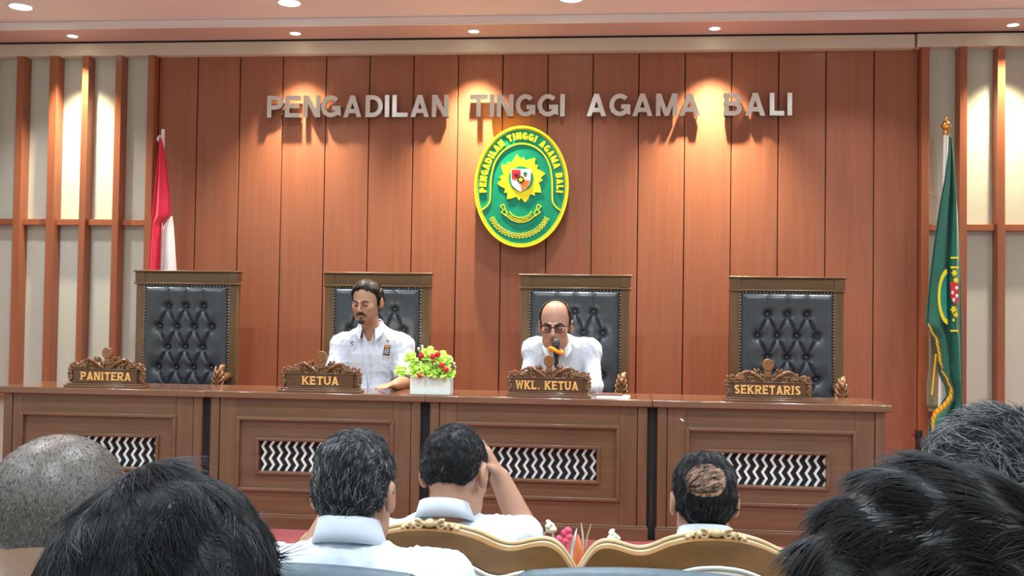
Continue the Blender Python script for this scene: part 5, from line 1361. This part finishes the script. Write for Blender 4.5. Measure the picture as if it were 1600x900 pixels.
def carved_armchair(x, y, hw, label, crest=.0, seed=0):
    o = thing('carved_armchair', (x, y, FLOOR), label, 'armchair', 'carved armchairs with cream upholstery'); K = lambda n, m, ma, par=o, **k: obj(n, m, ma, par, **k)
    zc = .988; zt = zc-.045; zr = zc-.024; ze = zc-.105
    def top(u):           # u 0 centre .. 1 end
        pts = [(0, zc), (.18, zc-.004), (.34, zc-.018), (.48, zt+.004), (.58, zt), (.70, zr-.008), (.80, zr-.002), (.88, zr-.012), (.94, zr-.042), (.98, ze+.015), (1.0, ze)]
        return float(np.interp(u, [p[0] for p in pts], [p[1] for p in pts]))
    us = np.linspace(-1, 1, 81); raw = np.array([top(abs(u)) for u in us])
    sm = raw.copy()
    for _ in range(5): sm[1:-1] = (sm[:-2]+2*sm[1:-1]+sm[2:])/4
    line = [(float(u*hw), float(z)) for u, z in zip(us, sm)]
    ins = [(float(u*(hw-.042)), float(z-.058+(.0 if abs(u) < .9 else 0))) for u, z in zip(us, sm)]
    low = .42
    # frame: a band between the outer line and the upholstery line, down both sides
    m = MB()
    def band(a, b, y0, y1):
        for i in range(len(a)-1): m.prism([a[i], a[i+1], b[i+1], b[i]], y0, y1)
    out2 = [(-hw*.93, low)]+line+[(hw*.93, low)]; in2 = [(-hw*.93+.045, low)]+ins+[(hw*.93-.045, low)]
    band(out2, in2, -.030, .022)
    m.box(-hw*.93, hw*.93, -.028, .02, low-.03, low+.05)
    fr_ = K('back_frame', m, SOFAW, angle=30)
    g = MB(); g.tube([(a, .030, b+.006) for a, b in line], .0062, 8); g.tube([(a, .014, b-.001) for a, b in line], .0040, 8)
    K('gilded_moulding', g, GILT, fr_, angle=70)
    c_ = MB(); rg = random.Random(seed+3)
    for i in range(11):
        t = (i-5)/5; c_.ball((t*.066, .012, zc+.007-.010*t*t+.003*(i % 2)), (.009, .012, .0075), 10, 7)
    for sx in (-1, 1): spiral(c_, sx*.030, zc+.006, .014, 1.2, 1.0 if sx > 0 else PI-1.0, sx, .002, .005); spiral(c_, sx*.056, zc, .012, 1.1, 2.0 if sx > 0 else PI-2.0, sx, .002, .0045)
    c_.ball((0, .004, zc+.010), (.014, .016, .012), 12, 8)
    K('carved_crest', c_, GILT, fr_, angle=70)
    # upholstered back panel with double piping
    X = np.linspace(0, 1, 41); rows = []
    lo_ = [(-hw*.93+.05, low+.03)]+[(a*.985, b-.004) for a, b in ins]+[(hw*.93-.05, low+.03)]
    xs = [p[0] for p in lo_[1:-1]]; zs = [p[1] for p in lo_[1:-1]]
    for v in np.linspace(0, 1, 30):
        row = []
        for x_, z_ in zip(xs, zs):
            e = min(v, 1-v)*2; e2 = 1-abs(x_)/(max(xs)+1e-6)
            row.append((x_*(1-.07*(1-v)), -.034-.030*min(1, e*3)**.5*min(1, e2*7)**.5, low+.03+(z_-low-.03)*v))
        rows.append(row)
    up_ = MB(); up_.grid(rows); ub = K('upholstered_back', up_, UPHOL, angle=80)
    p_ = MB()
    for dz, r in ((-.001, .0055), (-.014, .0045)):
        p_.tube([(-hw*.93+.05-dz, -.040, low+.05)]+[(a*(.985+dz*1.3), -.040, b-.004+dz) for a, b in ins]+[(hw*.93-.05+dz, -.040, low+.05)], r, 7)
    K('piping', p_, UPHOL, ub)
    fu = MB(); fu.grid([[(a, .028+.05*(1-abs(a/hw)**4)*math.sin(PI*v), low+.05+(top(abs(a)/hw)-.055-low-.05)*v) for a in np.linspace(-hw*.86, hw*.86, 21)] for v in np.linspace(0, 1, 14)], flip=True); K('front_cushion', fu, UPHOL, angle=80)
    st_ = MB(); st_.grid([[(a, .03+.50*v, .40+.07*(1-abs(a/(hw*.86))**6)*(1-abs(2*v-1)**8)) for a in np.linspace(-hw*.86, hw*.86, 21)] for v in np.linspace(0, 1, 14)]); K('seat_cushion', st_, UPHOL, angle=80)
    K('seat_frame', MB().box(-hw*.9, hw*.9, -.02, .55, .32, .405), SOFAW, bevel=.01)
    for sx in (-1, 1):
        K('armrest', MB().tube([(sx*hw*.90, .0, .68), (sx*hw*.90, .18, .70), (sx*hw*.90, .38, .68), (sx*hw*.90, .46, .66), (sx*hw*.90, .45, .55), (sx*hw*.92, .40, .40)], [.022, .026, .028, .030, .024, .026], 10), SOFAW, angle=70)
        K('leg', MB().tube([(sx*hw*.86, .50, .34), (sx*hw*.90, .53, .18), (sx*hw*.86, .54, .0)], [.036, .026, .020], 10), SOFAW, angle=70)
        K('leg', MB().tube([(sx*hw*.86, .0, .36), (sx*hw*.86, -.04, .15), (sx*hw*.86, -.08, .0)], [.034, .024, .020], 10), SOFAW, angle=70)
    return o
carved_armchair(2.474, -4.480, .364, 'carved brown armchair with cream back, under the man leaning on his hand')
carved_armchair(3.1765, -4.480, .334, 'carved brown armchair with cream back, under the man with bald patch', seed=2)

# low table and arrangement in front of the armchairs
tb = thing('low_table', (2.82, -3.50, FLOOR), 'low dark wooden table before the carved armchairs, holding the flower arrangement', 'table')
obj('table_top', MB().box(-.45, .45, -.25, .25, .42, .455), DESKX, tb, bevel=.008)
obj('apron', MB().box(-.40, .40, -.21, .21, .35, .42), DESKX, tb, bevel=.004)
for sx in (-1, 1):
    for sy in (-1, 1): obj('leg', MB().tube([(sx*.38, sy*.19, .35), (sx*.39, sy*.20, .0)], [.028, .018], 10), DESK, tb)
fa = thing('flower_arrangement', (2.82, -3.55, FLOOR+.455), 'small arrangement of white and pink flowers with pale leaf blades behind the armchair backs', 'flowers')
obj('bowl', MB().lathe([(.05, 0), (.09, .03), (.10, .07), (.085, .10), (.07, .098)], 24), POT, fa, angle=60)
def blossom_spike(x, z0, z1, seed):
    m = MB(); rg = random.Random(seed); m.tube([(x*.3, 0, .08), (x, 0, z0), (x-.008, 0, z1)], .003, 6)
    n = 9
    for i in range(n):
        t = i/(n-1); r = .017*(1-.55*t)
        m.ball((x-.010*t+rg.uniform(-.007, .007), rg.uniform(-.012, .004), z0+(z1-z0)*t), (r, r*.9, r*.75), 9, 6)
    return m
FZ = FLOOR+.455
obj('white_blossom', blossom_spike(-.090, .345, .372, 1), BUD, fa); obj('white_blossom', blossom_spike(.117, .322, .350, 2), BUD, fa)
m = MB()
for i, (dx, dz) in enumerate([(-.018, -.012), (0, .008), (.014, -.004), (.004, -.018), (.010, .016)]):
    b = Vector((-.046+dx, -.01, .330+dz)); m.ball(tuple(b), (.014, .010, .012), 9, 6)
m.tube([(-.02, 0, .08), (-.046, 0, .32)], .003, 6)
obj('pink_blossom', m, PINK, fa)
def blade(pts, w):
    m = MB(); g = []
    for i, p in enumerate(pts):
        t = i/(len(pts)-1); k = w*math.sin(PI*(.12+.86*t)); g.append([(p[0]-k, p[1], p[2]), (p[0], p[1]-.003, p[2]), (p[0]+k, p[1], p[2])])
    m.grid(g); return m
obj('leaf_blade', blade([(-.01, 0, .08), (-.022, 0, .22), (-.016, 0, .31), (-.006, 0, .352)], .008), POT, fa, solid=.001)
obj('leaf_blade', blade([(.005, 0, .08), (.018, 0, .25), (.014, 0, .33), (.008, 0, .372)], .004), UPHOL, fa, solid=.001)
obj('leaf_blade', blade([(.01, 0, .08), (.020, 0, .25), (.030, 0, .33), (.042, 0, .370)], .003), GILT, fa, solid=.001)
obj('leaf_blade', blade([(0, -.01, .08), (0, -.01, .20), (.002, -.01, .28), (-.002, -.01, .335)], .022), ORANGEL, fa, solid=.001)
obj('leaf_blade', blade([(-.03, 0, .08), (-.11, 0, .28), (-.115, 0, .33), (-.085, 0, .366)], .004), GILT, fa, solid=.001)
